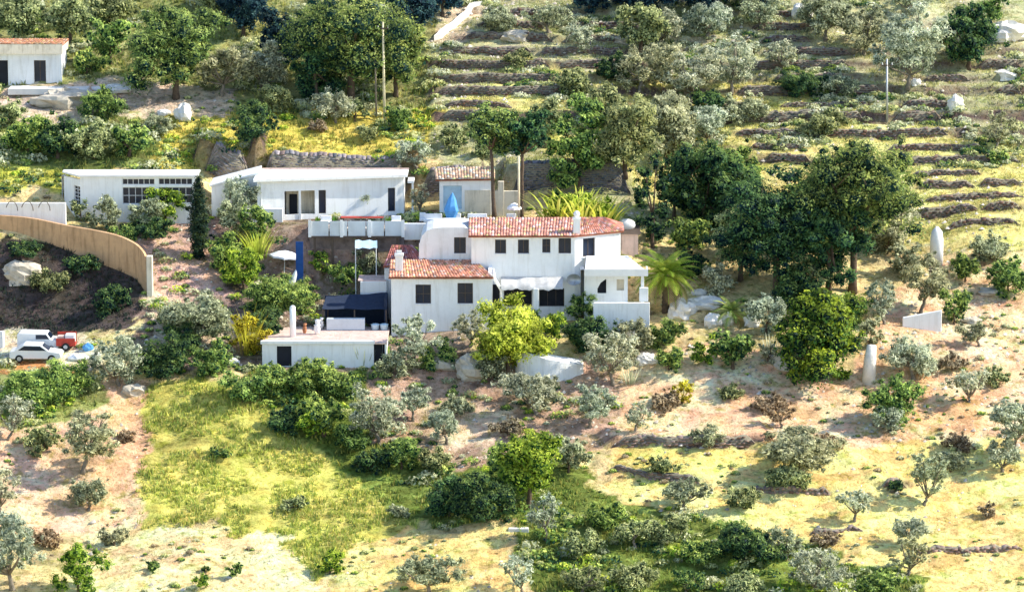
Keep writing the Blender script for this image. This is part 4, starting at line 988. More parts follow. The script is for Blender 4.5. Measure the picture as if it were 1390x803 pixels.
# ================================================================== vegetation
def quads(P, Nn, su, sv, C, fold=0.0):
    """rhombic leaves: P centres, Nn normals, su/sv half sizes"""
    n = len(P); r = rng.normal(size=(n, 3)); u = np.cross(Nn, r); u /= np.linalg.norm(u, axis=1)[:, None]+1e-9
    v = np.cross(Nn, u)
    V = np.stack([P-u*su[:, None], P-v*sv[:, None]+Nn*fold, P+u*su[:, None], P+v*sv[:, None]+Nn*fold], 1).reshape(-1, 3)
    F = np.arange(4*n).reshape(n, 4); return V, F, np.repeat(C, 4, 0)
PAL = {  # shaded inner, body, sunlit tips: light and shade put into the leaf colours
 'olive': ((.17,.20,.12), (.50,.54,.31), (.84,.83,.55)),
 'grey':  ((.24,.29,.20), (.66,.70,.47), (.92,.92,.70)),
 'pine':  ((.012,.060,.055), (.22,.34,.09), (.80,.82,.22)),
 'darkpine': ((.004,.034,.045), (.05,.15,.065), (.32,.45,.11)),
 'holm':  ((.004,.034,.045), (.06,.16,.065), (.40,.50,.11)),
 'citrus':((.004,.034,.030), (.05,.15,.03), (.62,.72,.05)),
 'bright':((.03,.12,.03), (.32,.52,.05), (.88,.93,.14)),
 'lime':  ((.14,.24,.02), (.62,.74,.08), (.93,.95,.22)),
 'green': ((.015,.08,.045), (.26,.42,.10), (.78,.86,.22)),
 'blue':  ((.004,.025,.06), (.03,.09,.12), (.13,.27,.22)),  # shadowed woods: their shade is put into the leaf colour
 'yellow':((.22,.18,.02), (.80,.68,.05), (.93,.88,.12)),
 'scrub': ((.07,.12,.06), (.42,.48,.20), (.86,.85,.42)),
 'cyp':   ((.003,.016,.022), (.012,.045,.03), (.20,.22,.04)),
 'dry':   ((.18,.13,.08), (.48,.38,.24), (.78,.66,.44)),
}
def crown_mesh(name, parent, lobes, dens, size, asp, pal, mt='leaf', up=.2, shell=.4, nsub=5, inner=.2):
    big = lobes; lobes = []; rb = random.Random(len(lobes)*7+int(abs(big[0][0][0])*100))
    for c, r in big:
        c = np.array(c); r = np.array(r); lobes.append((c, r*.78))
        for _ in range(nsub):
            d = np.array([rb.gauss(0, 1), rb.gauss(0, 1), rb.gauss(.25, .9)]); d /= np.linalg.norm(d)+1e-6
            lobes.append((c+d*r*rb.uniform(.65, 1.15), r*rb.uniform(.25, .55)))
        if rb.random() < .6:
            d = np.array([rb.gauss(0, 1), rb.gauss(0, .8), rb.gauss(.4, .6)]); d /= np.linalg.norm(d)+1e-6; lobes.append((c+d*r*rb.uniform(1.2, 1.7), r*rb.uniform(.14, .3)))
    area = np.array([4*math.pi*((r[0]*r[1])**1.6/3+2*(r[0]*r[2])**1.6/3)**(1/1.6) for c, r in lobes])
    n = int(dens*area.sum()/(size*size*asp*2)); n = min(max(n, 120), 34000)
    k = rng.choice(len(lobes), n, p=area/area.sum())
    C0 = np.array([l[0] for l in lobes])[k]; R = np.array([l[1] for l in lobes])[k]
    d = rng.normal(size=(n, 3)); d /= np.linalg.norm(d, axis=1)[:, None]; flip = (d[:, 2] < -.35) & (rng.random(n) < .6); d[flip, 2] *= -1
    # sprays: leaves gather in small tufts
    rr = 1-shell*rng.random(n)**1.5
    wob = 1+.22*np.sin(d[:, 0]*5.3+k*1.7)*np.sin(d[:, 1]*6.1+k)*1.0+.16*np.sin(d[:, 2]*9+d[:, 0]*7+k*2.2)
    P = C0+R*d*(rr*wob)[:, None]+rng.normal(size=(n, 3))*size*.5
    nn = d*.8+rng.normal(size=(n, 3))*.42+np.array([0, 0, up]); nn /= np.linalg.norm(nn, axis=1)[:, None]
    sz = size*(.35+1.15*rng.random(n)**1.6)
    hs_ = rb.uniform(-.06, .08); tn = np.array([1+hs_, 1, 1-hs_*.5])*rb.uniform(.85, 1.15)
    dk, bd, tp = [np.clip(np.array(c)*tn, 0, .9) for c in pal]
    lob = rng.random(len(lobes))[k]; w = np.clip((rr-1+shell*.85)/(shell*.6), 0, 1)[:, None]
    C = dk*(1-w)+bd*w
    tipw = (np.clip((d[:, 2]+.35)*.9, 0, 1)*(.30+.45*rng.random(n))*(.35+.8*lob)*w[:, 0])[:, None]  # upward leaves lightened, sunlight put into their colour
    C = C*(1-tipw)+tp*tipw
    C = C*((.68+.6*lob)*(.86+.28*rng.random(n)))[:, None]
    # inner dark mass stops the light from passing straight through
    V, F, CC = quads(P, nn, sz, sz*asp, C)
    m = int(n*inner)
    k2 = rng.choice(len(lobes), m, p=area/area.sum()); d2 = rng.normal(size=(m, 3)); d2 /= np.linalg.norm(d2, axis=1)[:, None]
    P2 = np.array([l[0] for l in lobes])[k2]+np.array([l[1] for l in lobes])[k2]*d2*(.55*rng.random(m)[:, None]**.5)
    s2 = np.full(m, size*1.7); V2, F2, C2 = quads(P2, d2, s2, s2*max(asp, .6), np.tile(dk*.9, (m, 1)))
    return npmesh(name, np.concatenate([V, V2]), np.concatenate([F, F2+len(V)]), np.concatenate([CC, C2]), M[mt], parent)
def lobes_for(b, W, z0, z1, n, r, flat=1.0, top=False):
    """b base point; crown between heights z0..z1 above it, W wide; uneven outline"""
    out = []; cz = (z0+z1)/2; hz = (z1-z0)/2; R0 = W/2; ph0 = r.random()*6.28; asym = r.uniform(.10, .28)
    for i in range(n):
        a_ = i*2.399+r.random()*1.3; t = (i+.5)/n; ph = math.acos(1-2*t)
        q = r.uniform(.38, .74)*(1+asym*math.sin(a_*2+ph0))
        c = (b.x+R0*q*math.sin(ph)*math.cos(a_), b.y+R0*q*.9*math.sin(ph)*math.sin(a_), b.z+cz+hz*q*math.cos(ph)+hz*.12*math.sin(a_+ph0))
        s = r.uniform(.22, .46); out.append((c, (R0*s, R0*s, min(hz*.6, R0*s*flat))))
    return out
def trunk_mesh(b, lobes, r0, zfork, lean=(0, 0), nl=5, seed=0, twist=.0):
    r = random.Random(seed); mb = MB(); f = Vector((b.x+lean[0], b.y+lean[1], b.z+zfork))
    k = 5; pts = [Vector((b.x, b.y, b.z-.3))]
    for i in range(1, k): t = i/k; pts.append(Vector((b.x+lean[0]*t+r.uniform(-1, 1)*twist, b.y+lean[1]*t+r.uniform(-1, 1)*twist, b.z+zfork*t)))
    pts.append(f); mb.tube(pts, [r0*1.35]+[r0*(1-.35*i/k) for i in range(1, k+1)], 8)
    ls = sorted(lobes, key=lambda l: -l[0][2]); ls = [ls[i] for i in sorted(r.sample(range(len(ls)), min(nl, len(ls))))]
    for c, rr in ls:
        c = Vector(c); m = f.lerp(c, .5)+Vector((r.uniform(-.1, .1), r.uniform(-.1, .1), -.12*(c-f).length*.5)); mb.tube([f-Vector((0, 0, .05)), m, c], [r0*.55, r0*.36, r0*.12], 6)
        for _ in range(2):
            e = c+Vector((r.uniform(-1, 1)*rr[0], r.uniform(-1, 1)*rr[1], r.uniform(0, 1)*rr[2]))*.8; mb.tube([m.lerp(c, .5), e], [r0*.2, r0*.06], 5)
    return mb
NAMES = {'olive': ('olive_tree', 'olive tree', 'olive trees on the hillside'), 'pine': ('pine_tree', 'pine tree', 'pine trees'), 'pinet': ('pine_tree', 'pine tree', 'pine trees'), 'umb': ('pine_tree', 'pine tree', 'pine trees'),
 'tree': ('broadleaf_tree', 'tree', 'broadleaf trees on the hillside'), 'bush': ('bush', 'bush', 'bushes and shrubs'), 'citrus': ('citrus_tree', 'tree', 'broadleaf trees on the hillside'),
 'column': ('cypress_tree', 'cypress', None), 'sprout': ('seedling', 'seedling', 'seedlings in the lower field')}
def plant(kind, pal, px, py, w, h, lab, seed=0):
    b = hit(px, py); s = FPX/(b.y-CY); W = w/s; Hh = h/s; r = random.Random(seed*31+px); pl = PAL[pal]
    nm, cat, grp = NAMES[kind]; t = thing(nm, b, lab, cat, grp); mult = max(W, Hh)
    if kind == 'olive':
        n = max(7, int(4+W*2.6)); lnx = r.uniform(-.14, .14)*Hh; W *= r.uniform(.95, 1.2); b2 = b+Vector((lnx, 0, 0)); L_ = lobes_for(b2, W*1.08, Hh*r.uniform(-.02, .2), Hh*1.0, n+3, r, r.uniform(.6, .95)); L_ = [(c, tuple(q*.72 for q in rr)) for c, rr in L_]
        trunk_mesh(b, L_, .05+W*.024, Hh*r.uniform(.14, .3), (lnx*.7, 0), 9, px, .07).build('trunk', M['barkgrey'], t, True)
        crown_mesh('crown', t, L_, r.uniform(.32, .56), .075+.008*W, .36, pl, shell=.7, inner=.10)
    elif kind in ('pine', 'pinet'):
        n = max(12, int(W*2.2)); L_ = lobes_for(b, W*1.05, Hh*(.02 if kind == 'pine' else .2), Hh, n, r, .8)
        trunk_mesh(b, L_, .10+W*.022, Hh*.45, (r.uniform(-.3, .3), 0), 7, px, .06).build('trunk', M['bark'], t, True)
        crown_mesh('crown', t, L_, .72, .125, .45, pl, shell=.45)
    elif kind == 'umb':
        n = max(10, int(W*3)); L_ = lobes_for(b, W, Hh*.50, Hh, n, r, .8)
        trunk_mesh(b, L_, .08+W*.022, Hh*.58, (-.35 if px < 690 else .05, 0), 7, px, .05).build('trunk', M['bark'], t, True)
        crown_mesh('crown', t, L_, .8, .12, .5, pl, shell=.42)
    elif kind in ('tree', 'citrus'):
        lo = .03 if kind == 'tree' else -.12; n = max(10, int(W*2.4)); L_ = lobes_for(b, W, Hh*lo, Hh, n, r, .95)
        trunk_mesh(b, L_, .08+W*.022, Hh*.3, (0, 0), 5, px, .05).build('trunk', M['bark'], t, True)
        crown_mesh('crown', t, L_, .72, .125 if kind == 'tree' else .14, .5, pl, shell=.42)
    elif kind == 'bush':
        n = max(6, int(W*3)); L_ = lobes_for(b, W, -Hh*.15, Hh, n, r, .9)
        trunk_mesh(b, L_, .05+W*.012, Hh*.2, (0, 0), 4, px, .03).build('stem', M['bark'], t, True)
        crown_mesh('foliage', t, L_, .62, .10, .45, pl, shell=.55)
    elif kind == 'column':
        L_ = []
        for i in range(13):
            q = (i+.5)/13; rw = W/2*(math.sin(math.pi*min(1, q*.80+.16))**.75); L_.append(((b.x+r.uniform(-.04, .04), b.y, b.z+Hh*q*.97), (rw, rw, Hh*.085)))
        MB().tube([b-Vector((0, 0, .2)), b+Vector((0, 0, Hh*.9))], [.14, .03], 8).build('trunk', M['bark'], t)
        crown_mesh('crown', t, L_, 1.6, .11, .4, pl, up=.6, shell=.3, nsub=0)
    elif kind == 'sprout':
        L_ = lobes_for(b, W, 0, Hh, 5, r, 1); MB().tube([b-Vector((0, 0, .1)), b+Vector((0, 0, Hh*.6))], [.025, .012], 5).build('stem', M['bark'], t)
        crown_mesh('leaves', t, L_, .7, .09, .4, pl)
    return t
def blades(name, parent, b, R, Hh, n, wd, pal, arch=.5, seg=5, spread=.5, mt='leaf', stiff=False):
    """arching strap leaves from a clump: canes, agaves, palms fans"""
    V = []; F = []; C = []; dk, bd, tp = [np.array(c) for c in pal]
    for i in range(n):
        a_ = rng.random()*6.283; q = rng.random()**.6; base = np.array([b.x, b.y, b.z])+np.array([math.cos(a_), math.sin(a_), 0])*R*spread*q
        L = Hh*(.6+.5*rng.random()); out = arch*(.3+.9*q)*L; f = .6+.7*rng.random(); tc = rng.random()
        side = np.array([-math.sin(a_), math.cos(a_), 0]); k0 = len(V)
        for j in range(seg+1):
            t = j/seg; z = L*(t-(.0 if stiff else .35*arch)*t**3); p = base+np.array([math.cos(a_), math.sin(a_), 0])*out*(t if stiff else t**1.7)+np.array([0, 0, z])
            w = wd*(1-t)**.6*(.5+t if t < .5 else 1); w = max(w, .006)
            V += [p-side*w, p+side*w]; c = (dk*(1-t)+(bd*(1-tc)+tp*tc)*t)*f if t < .35 else (bd*(1-tc)+tp*tc)*f; C += [c, c]
        for j in range(seg): F.append((k0+2*j, k0+2*j+1, k0+2*j+3, k0+2*j+2))
    return npmesh(name, np.array(V), np.array(F), np.clip(np.array(C), 0, .95), M[mt], parent)
def palm(px, py, w, h, lab, pal, nf=46, trunk=.45, fan=False):
    b = hit(px, py); s = FPX/(b.y-CY); W = w/s; Hh = h/s; t = thing('palm_tree', b, lab, 'palm', 'palms')
    th_ = Hh*trunk; mb = MB(); K = 9
    pts = []; rs = []
    for i in range(K*2+1): q = i/(K*2); pts.append(b+Vector((0, 0, -.2+(th_+.2)*q))); rs.append((.22 if i % 2 else .27)*(1.25-.35*q)*(W/5)**.5)
    mb.tube(pts, rs, 9).build('trunk', M['bark'], t)
    V = []; F = []; C = []; dk, bd, tp = [np.array(c) for c in PAL[pal]]; top = np.array([b.x, b.y, b.z+th_])
    for i in range(nf):
        a_ = i*2.399; el = (1.4-1.75*(i/nf)**.9); L = W*.56*(.85+.3*rng.random()); hd = np.array([math.cos(a_), math.sin(a_), 0]); sd = np.array([-math.sin(a_), math.cos(a_), 0])
        f = .45+.9*rng.random(); tc = rng.random()
        prev = top.copy(); ang = el; n = 20
        for j in range(1, n+1):
            q = j/n; ang -= .035+.055*q; d = hd*math.cos(ang)+np.array([0, 0, math.sin(ang)]); cur = prev+d*L/n
            if q > .12:
                ll = L*.17*math.sin(math.pi*min(.97, q*.85+.12))+.04
                for sg in (-1, 1):
                    tip = cur+(sd*sg*.85+d*.55-np.array([0, 0, .30]))*ll; k0 = len(V); wv = d*L/n*.42
                    V += [cur-wv, cur+wv, tip+wv*.3, tip-wv*.3]; F.append((k0, k0+1, k0+2, k0+3)); cc = (bd*(1-tc)+tp*tc)*f*(.8+.4*rng.random()); cc = cc if i < nf*.86 else np.array([.40, .30, .12])*f; C += [cc*.8, cc*.8, cc, cc]
            k0 = len(V); V += [prev-sd*.02, prev+sd*.02, cur+sd*.02, cur-sd*.02]; F.append((k0, k0+1, k0+2, k0+3)); C += [bd*1.2]*4
            prev = cur
    npmesh('fronds', np.array(V), np.array(F), np.clip(np.array(C), 0, .9), M['leaf'], t)
    return t
def clump(name, cat, px, py, w, h, pal, lab, n=90, wd=.05, arch=.35, Y=None, grp=None, stiff=False):
    b = hit(px, py) if Y is None else Vector((X(px, Y), Y, H(X(px, Y), Y))); s = FPX/(b.y-CY); t = thing(name, b, lab, cat, grp)
    blades('leaves', t, b, w/s/2, h/s, n, wd, PAL[pal], arch, spread=.75, stiff=stiff)
    MB().tube([b-Vector((0, 0, .1)), b+Vector((0, 0, h/s*.25))], [.12, .06], 7).build('stem', M['bark'], t)
    return t

PL = '''
tree|scrub|22|56|86|66|grey green tree at the top left corner above the small white house
tree|scrub|95|62|84|74|rounded grey green tree right behind the small upper left house
tree|green|150|88|70|70|leafy green tree between the small upper left house and the spreading tree
tree|scrub|150|34|80|50|pale grey green tree at the top edge left of the spreading tree
tree|scrub|300|28|90|60|light yellowish tree at the top edge behind the spreading tree
pinet|pine|239|134|152|122|wide spreading yellow green pine with a dark forked trunk at upper left
bush|green|118|100|52|36|low green bush beside the right wall of the small upper left house
olive|olive|300|130|80|66|grey olive right of the dark forked trunk of the spreading tree
olive|grey|352|122|84|62|silvery olive between the spreading tree and the big pine
bush|scrub|375|150|60|36|scrubby bush at the left foot of the big pine
bush|green|140|158|70|36|dark green bush on the slope under the concrete patio
bush|holm|345|190|74|54|dark round bush with a broad shadow above the grey retaining wall
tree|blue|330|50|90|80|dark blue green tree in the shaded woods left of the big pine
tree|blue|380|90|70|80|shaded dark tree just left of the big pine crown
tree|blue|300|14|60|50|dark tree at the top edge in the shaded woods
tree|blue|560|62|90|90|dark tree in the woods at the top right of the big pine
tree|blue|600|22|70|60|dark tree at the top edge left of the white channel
pine|pine|475|138|196|156|largest pine at upper centre with broad sunlit yellowish crown
pine|pine|537|130|90|104|right hand pine merging with the largest pine behind the tall pole
pine|darkpine|432|142|88|104|dark pine at the left side of the largest pine
olive|grey|455|165|60|46|silvery rounded bush at the foot of the largest pine
bush|scrub|482|165|40|42|grey pointed bush right of the silvery rounded bush
bush|green|545|178|56|36|green bush right of the tall pole base
olive|grey|565|228|56|42|pale green shrub at the right end of the grey retaining wall
bush|dry|430|178|40|16|dry brown bush on the yellow slope above the retaining wall
bush|scrub|500|190|46|20|scrubby bush on the yellow slope below the tall pole
tree|green|40|208|84|46|green thicket bush at the left edge above the cabin
tree|holm|78|214|66|46|dark green thicket bush second from the left above the cabin
tree|scrub|128|214|74|46|grey green thicket bush in the middle above the cabin
tree|green|176|212|66|42|green thicket bush right above the cabin
bush|scrub|10|170|60|34|scrubby bush at the left edge below the rock outcrop
bush|olive|215|180|50|28|low olive coloured bush on the yellow slope at left
umb|pine|672|300|86|172|left umbrella pine with a leaning bare trunk behind the villa
umb|darkpine|708|298|84|158|right umbrella pine with a straight bare trunk behind the villa
tree|green|785|262|96|122|bushy green tree right of the two umbrella pines
tree|scrub|848|238|104|116|pale olive green tree in the middle behind the villa
tree|olive|905|228|110|106|broad grey green tree above the dark round tree
olive|grey|965|205|70|66|pale olive at the right edge of the middle tree group
tree|scrub|740|200|70|70|pale tree behind the crowns of the umbrella pines
tree|scrub|820|170|70|52|small pale tree highest in the middle tree group
citrus|holm|955|318|140|140|large dark round tree right behind the villa with shaded crown
citrus|darkpine|886|336|66|146|tall dark upright tree just right of the end of the villa roof
tree|holm|1020|345|60|80|dark tree right of the large round tree
pine|darkpine|1055|402|172|190|left pine of the big right hand pine group
pinet|pine|1157|396|180|224|tallest pine of the right group with a bare dark trunk
pine|darkpine|1125|400|130|165|dark pine in the middle of the right group
pine|pine|1195|330|110|140|right edge pine of the big right hand group
pine|scrub|1005|380|90|120|grey olive green tree left of the right hand pines
olive|scrub|1090|405|60|72|yellowish green young tree in front of the right pine trunks
citrus|citrus|1110|512|142|138|big dark round tree with bright yellow green right side at right
bush|grey|1040|452|70|66|silvery blue shrub left of the big dark round tree
bush|bright|1140|515|30|18|small bright bush at the foot of the big dark round tree
bush|green|1295|440|56|62|tall green bush right of the short white wall
olive|olive|1250|425|80|80|grey olive above the short white wall
olive|grey|1200|440|62|70|silvery olive right beside the big dark round tree
bush|green|1310|382|60|46|green bush right of the lone white pillar
bush|green|1368|398|76|50|dense green bush at the right edge below the terraces
bush|olive|1235|375|60|50|grey bush left of the lone white pillar
bush|olive|1345|355|70|36|olive coloured scrub right of the lone white pillar
olive|grey|1240|514|92|66|silvery olive right of the rough stone pillar
bush|green|1212|572|84|70|lush green bush on the pink slope below the rough stone pillar
bush|grey|1205|584|60|40|silvery bush at the foot of the lush green bush
olive|grey|1316|545|66|50|thin silvery shrub on the bare slope at right
olive|grey|1375|618|96|90|large silvery olive at the right edge
olive|grey|1360|640|60|44|small silvery bush below the large olive at the right edge
olive|olive|1088|642|124|60|wide low olive in the yellow field right of centre
bush|scrub|1070|658|76|26|low green growth under the wide low olive
olive|olive|1254|684|66|74|gnarled olive with a dark trunk in the right field
olive|olive|925|692|72|46|small flat topped olive below the stone ledge
olive|grey|1160|706|54|48|pale thin olive left of the gnarled olive
olive|olive|1232|780|60|64|slender olive near the bottom right
olive|grey|1236|738|70|40|silvery shrub just above the slender olive
bush|holm|1215|666|40|18|small dark bush on the short dark stone ledge
bush|dry|1340|700|30|16|dry tuft shrub in the yellow field at right
bush|scrub|1010|690|60|28|small scrub bush in the yellow field beneath the wide low olive
tree|bright|718|690|112|122|big bright green tree in the gully at the centre bottom
bush|holm|660|706|112|66|dark shaded thicket left of the big bright green gully tree
bush|darkpine|610|700|80|50|dark bush at the left end of the gully thicket
bush|green|690|660|84|60|green bush behind the big bright gully tree
olive|grey|742|732|52|64|silvery bush right at the foot of the big bright gully tree
bush|olive|772|640|64|56|grey green bush right of the big bright gully tree
tree|green|440|590|80|54|green tree at the right top of the meadow
bush|bright|428|592|60|46|bright bush in front of the green meadow edge tree
bush|holm|385|584|70|36|dark bush at the top edge of the meadow
bush|green|330|545|76|36|green hedge bush left below the annex
bush|green|372|528|80|32|hedge bush directly below the annex
bush|green|430|530|90|44|green hedge bush below the annex doorway
bush|green|475|608|64|36|green bush at the meadow edge below the thin olive
bush|green|545|636|76|46|green bush between the meadow and the gully
bush|scrub|590|640|60|36|scrub bush at the left end of the gully
bush|holm|505|640|70|36|dark low bush on the diagonal meadow edge
olive|grey|515|604|88|86|thin silvery olive with a bare trunk above the meadow edge
olive|grey|608|602|60|56|small silvery olive right of the thin silvery olive
olive|grey|728|562|88|66|silvery tree with drooping branches below the curved white terrace
olive|grey|800|580|66|64|silvery olive on the bank right of the curved terrace
olive|grey|832|520|86|74|pale silvery olive in front of the right wing of the villa
bush|holm|800|478|90|52|dark garden bush in front of the awning of the villa
bush|green|790|440|56|50|climbing green plant between the awning and the porch
bush|olive|862|484|60|56|grey garden bush below the porch parapet
tree|lime|690|510|124|100|round bright yellow green bush tree in front of the villa
bush|olive|668|520|60|60|grey green lower side growth of the round bright bush
olive|grey|560|504|66|96|wispy pale tree in front of the lower left wing of the villa
bush|green|592|500|60|40|green bush right of the wispy pale tree
bush|olive|540|512|56|44|grey bush left of the wispy pale tree by the annex
bush|yellow|925|548|40|38|small vivid yellow shrub on the pink slope
olive|grey|862|584|44|44|small silvery sapling on the pink slope left of the yellow shrub
bush|dry|905|552|50|20|dry brown brush left of the vivid yellow shrub
bush|dry|1048|556|60|20|dry brown brush in the middle of the pink slope
olive|dry|1062|580|46|40|bare twiggy shrub on the pink slope
bush|green|908|502|56|34|green bush below the row of white boulders
tree|green|994|500|74|54|small green tree with a thin trunk below the white boulders
bush|grey|1042|492|30|34|pale cactus like shrub left of the big dark round tree
bush|bright|958|492|50|38|bright green shrub left of the small thin trunk tree
bush|green|345|328|56|56|green shrub below the left end of the deck
bush|olive|318|318|64|56|grey green shrub right of the cypress
bush|bright|330|392|70|62|glossy green shrub with broad leaves left of the annex garden
bush|green|372|432|92|62|dense green garden bush above the annex
bush|holm|360|462|70|52|dark garden bush left of the annex chimney
bush|green|405|420|70|44|green garden bush below the leaning folded parasol
bush|bright|437|368|34|34|round bright green bush under the deck
bush|green|470|385|60|34|low garden bush below the round bright green bush
bush|olive|500|372|50|40|grey garden bush under the blue canopy
olive|olive|270|466|110|66|low grey olive left of the yellow bush
olive|grey|325|300|70|62|pale olive in front of the left wing of the upper house
olive|grey|486|290|48|40|pale olive on the deck against the upper house wall
bush|olive|145|312|52|50|pale bush at the foot of the cabin wall
bush|green|165|330|44|28|low yellow green bush at the head of the tan wall
bush|scrub|110|300|40|34|pale bush at the left corner of the cabin
bush|bright|225|305|60|60|leafy bright shrub in front of the cabin windows
bush|olive|198|312|56|46|grey shrub in front of the cabin left of the leafy bright one
bush|holm|205|322|70|26|dark low shrub in the cabin shade
bush|olive|625|288|24|34|small dark potted bush right of the blue parasol
olive|grey|570|292|34|44|pale shrub at the right end of the upper house
bush|scrub|70|392|60|26|dark ivy covered bush on the bank below the tan wall
bush|holm|150|425|60|40|dark bush in the deep shade at the right end of the tan wall
bush|holm|30|345|60|18|dark creeper bush under the tan wall at the left edge
bush|holm|112|368|60|22|dark creeper bush under the middle of the tan wall
olive|grey|162|522|84|68|silvery olive at the top of the stony track
bush|holm|225|512|90|50|dark bush right of the silvery track olive
bush|green|285|508|70|44|green bush in the hedge left of the annex
bush|holm|250|470|70|40|dark shrub in the shade under the low grey olive
bush|green|55|548|120|44|wide green bush below the parking pad
bush|green|110|530|60|44|green bush below the red trailer
olive|grey|10|596|60|76|silvery olive at the left edge below the parking pad
olive|olive|112|640|98|100|large dark olive casting a long shadow on the pink earth left
olive|olive|120|692|72|50|smaller olive directly below the large dark olive
olive|grey|18|800|110|124|large silvery olive in the bottom left corner
bush|bright|106|802|82|78|bright green bush near the bottom left corner
olive|grey|0|700|60|80|silvery bush at the left edge above the bottom corner olive
olive|olive|585|808|100|56|small olive cut by the bottom edge
olive|grey|712|806|56|60|silvery bush at the bottom edge right of the lower field
bush|green|820|716|70|36|dark bush at the head of the right gully
bush|scrub|790|752|64|34|green bush in the right gully below the silvery bush
olive|scrub|862|742|60|40|mid green bush in the right gully
bush|scrub|905|738|70|40|pale bush in the right gully
bush|holm|1012|760|100|52|darkest round bush in the right gully
bush|green|948|764|70|34|green bush left of the darkest gully bush
bush|scrub|860|800|80|34|pale scrub bush at the bottom edge of the right gully
olive|scrub|790|806|60|46|green bush at the bottom edge left of the pale scrub bush
olive|grey|1100|806|110|74|silvery tree at the bottom edge right of centre
olive|olive|1070|760|60|50|grey bush right of the darkest gully bush
bush|scrub|1010|812|80|34|green bush at the bottom edge under the darkest gully bush
bush|green|1190|806|80|30|low green bush at the bottom edge at right
olive|green|930|806|60|36|green bush at the bottom edge in the gully middle
bush|bright|448|778|46|30|small green bush at the lower tip of the meadow
sprout|green|208|776|24|16|seedling furthest left in the lower field
sprout|green|318|782|26|18|rounder seedling with a shadow in the lower field
sprout|green|278|776|14|10|tiny seedling between the other two in the lower field
sprout|bright|272|800|28|26|bright seedling near the bottom edge
tree|scrub|870|68|76|62|grey tree on the upper hill below the dark top edge woods
olive|olive|866|126|84|74|dark leaved olive in the upper middle hill
olive|grey|935|145|92|84|silvery olive with bright branches on the upper hill
olive|grey|992|126|84|84|broad silvery olive right of the bright branched one
olive|grey|900|62|70|50|silvery olive near the top edge, right of centre
olive|grey|960|50|76|50|pale olive at the top edge under the dark woods
olive|olive|1035|40|70|50|grey olive at the top edge, far right of the dark woods
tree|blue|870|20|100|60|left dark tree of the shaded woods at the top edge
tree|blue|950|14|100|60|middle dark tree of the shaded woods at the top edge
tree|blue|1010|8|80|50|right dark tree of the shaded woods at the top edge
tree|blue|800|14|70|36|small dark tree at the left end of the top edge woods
olive|olive|1120|52|80|60|grey olive left of the large upper right olive
olive|grey|1232|118|112|110|large silvery olive on the upper right terraces
olive|olive|1172|76|84|66|olive touching the left side of the large upper right olive
tree|green|1345|45|50|60|green tree behind the dark round tree at the top right
olive|grey|790|70|60|44|silvery olive on the upper hill left of the dark leaved one
olive|olive|745|45|60|40|grey olive on the upper hill centre near the top
olive|scrub|700|95|50|30|low scrubby olive over the dark stepped stack
bush|holm|835|108|60|34|dark low bush beside the dark leaved olive
bush|scrub|780|125|60|30|scrub bush on the terraces above the umbrella pines
olive|grey|1060|98|60|46|silvery olive left of the pole on the upper terraces
bush|holm|1090|128|80|28|dark low thicket left of the pale pole
bush|olive|1010|165|70|34|grey thicket on the tall shaded terrace wall
bush|holm|960|152|60|30|dark low bush under the broad silvery olives
olive|olive|900|105|64|50|grey olive between the dark leaved and bright branched olives
bush|scrub|1120|178|70|26|scrub bush under the tall shaded terrace wall
bush|olive|680|40|60|28|grey scrub bush right of the white channel
bush|scrub|1280|60|50|34|scrub bush between the large silvery olive and the dark round tree
citrus|holm|1315|92|88|92|dark round tree at the upper right
olive|olive|1350|206|48|60|small lone grey olive on the yellow terraces at far right
bush|green|1358|222|34|16|small green bush below the lone grey olive
olive|olive|1240|20|70|40|olive at the top edge above the large silvery olive
olive|olive|1140|130|60|30|low grey olive against the tall shaded terrace wall
tree|green|1000|262|80|70|grey green tree above and right of the large dark round tree
tree|holm|915|300|70|80|dark tree filling the gap left of the large dark round tree
tree|darkpine|1105|345|80|80|dark green tree low between the right hand pines
tree|green|1085|330|90|90|leafy green filling tree between the two tallest right pines
tree|holm|1010|300|80|90|dark green tree between the large round tree and the right pines
bush|holm|1085|415|90|50|dark undergrowth bush in the shade under the left pine of the right group
bush|green|1150|440|70|46|green bush behind the big dark round tree
bush|grey|975|400|60|44|silvery grey bush behind the small low palm
bush|holm|940|380|60|50|dark shrub in shade behind the date palm
tree|green|935|350|70|64|mid green tree between the narrow tree and the grey olive green one
bush|olive|1180|470|50|44|grey bush right of the big dark round tree near the pillar
bush|olive|1205|345|70|50|grey scrub between the right pine group and the lone pillar
olive|grey|1225|330|60|60|silvery olive behind the lone white pillar
bush|green|900|468|60|34|green garden bush below the date palm
bush|olive|850|455|50|30|grey plant against the porch parapet base
bush|bright|750|455|50|30|bright garden plant beneath the awning openings
bush|green|720|446|50|26|green garden plant left under the awning
olive|grey|640|470|60|54|pale olive in front of the right window of the lower wing
bush|olive|620|560|60|24|grey scrub on the brown bank below the villa
bush|dry|690|590|60|20|dry scrub on the brown bank above the gully
olive|grey|560|570|60|50|silvery olive on the brown bank, left of its middle
bush|green|465|540|60|36|green bush at the left end of the brown bank
bush|scrub|60|610|60|30|scrub bush on the pink earth left of the large dark olive
bush|dry|60|740|60|22|dry scrub on the pink earth near the bottom left
bush|olive|155|740|50|26|grey scrub beside the lower end of the stony track
bush|green|300|360|60|44|green garden shrub right below the cypress
bush|scrub|230|440|50|30|scrub bush on the garden slope right of the tan wall end
olive|olive|1330|470|50|40|small thin olive bush on the upper part of the bare right slope
bush|dry|1290|500|50|20|dry brown shrub above the orange earth patch
bush|scrub|1350|520|50|22|low scrub on the bare slope at the far right
bush|dry|1130|610|60|20|dry shrub row on the lower lip of the pink slope
bush|olive|960|600|50|20|grey tuft bush on top of the long dry stone bank wall
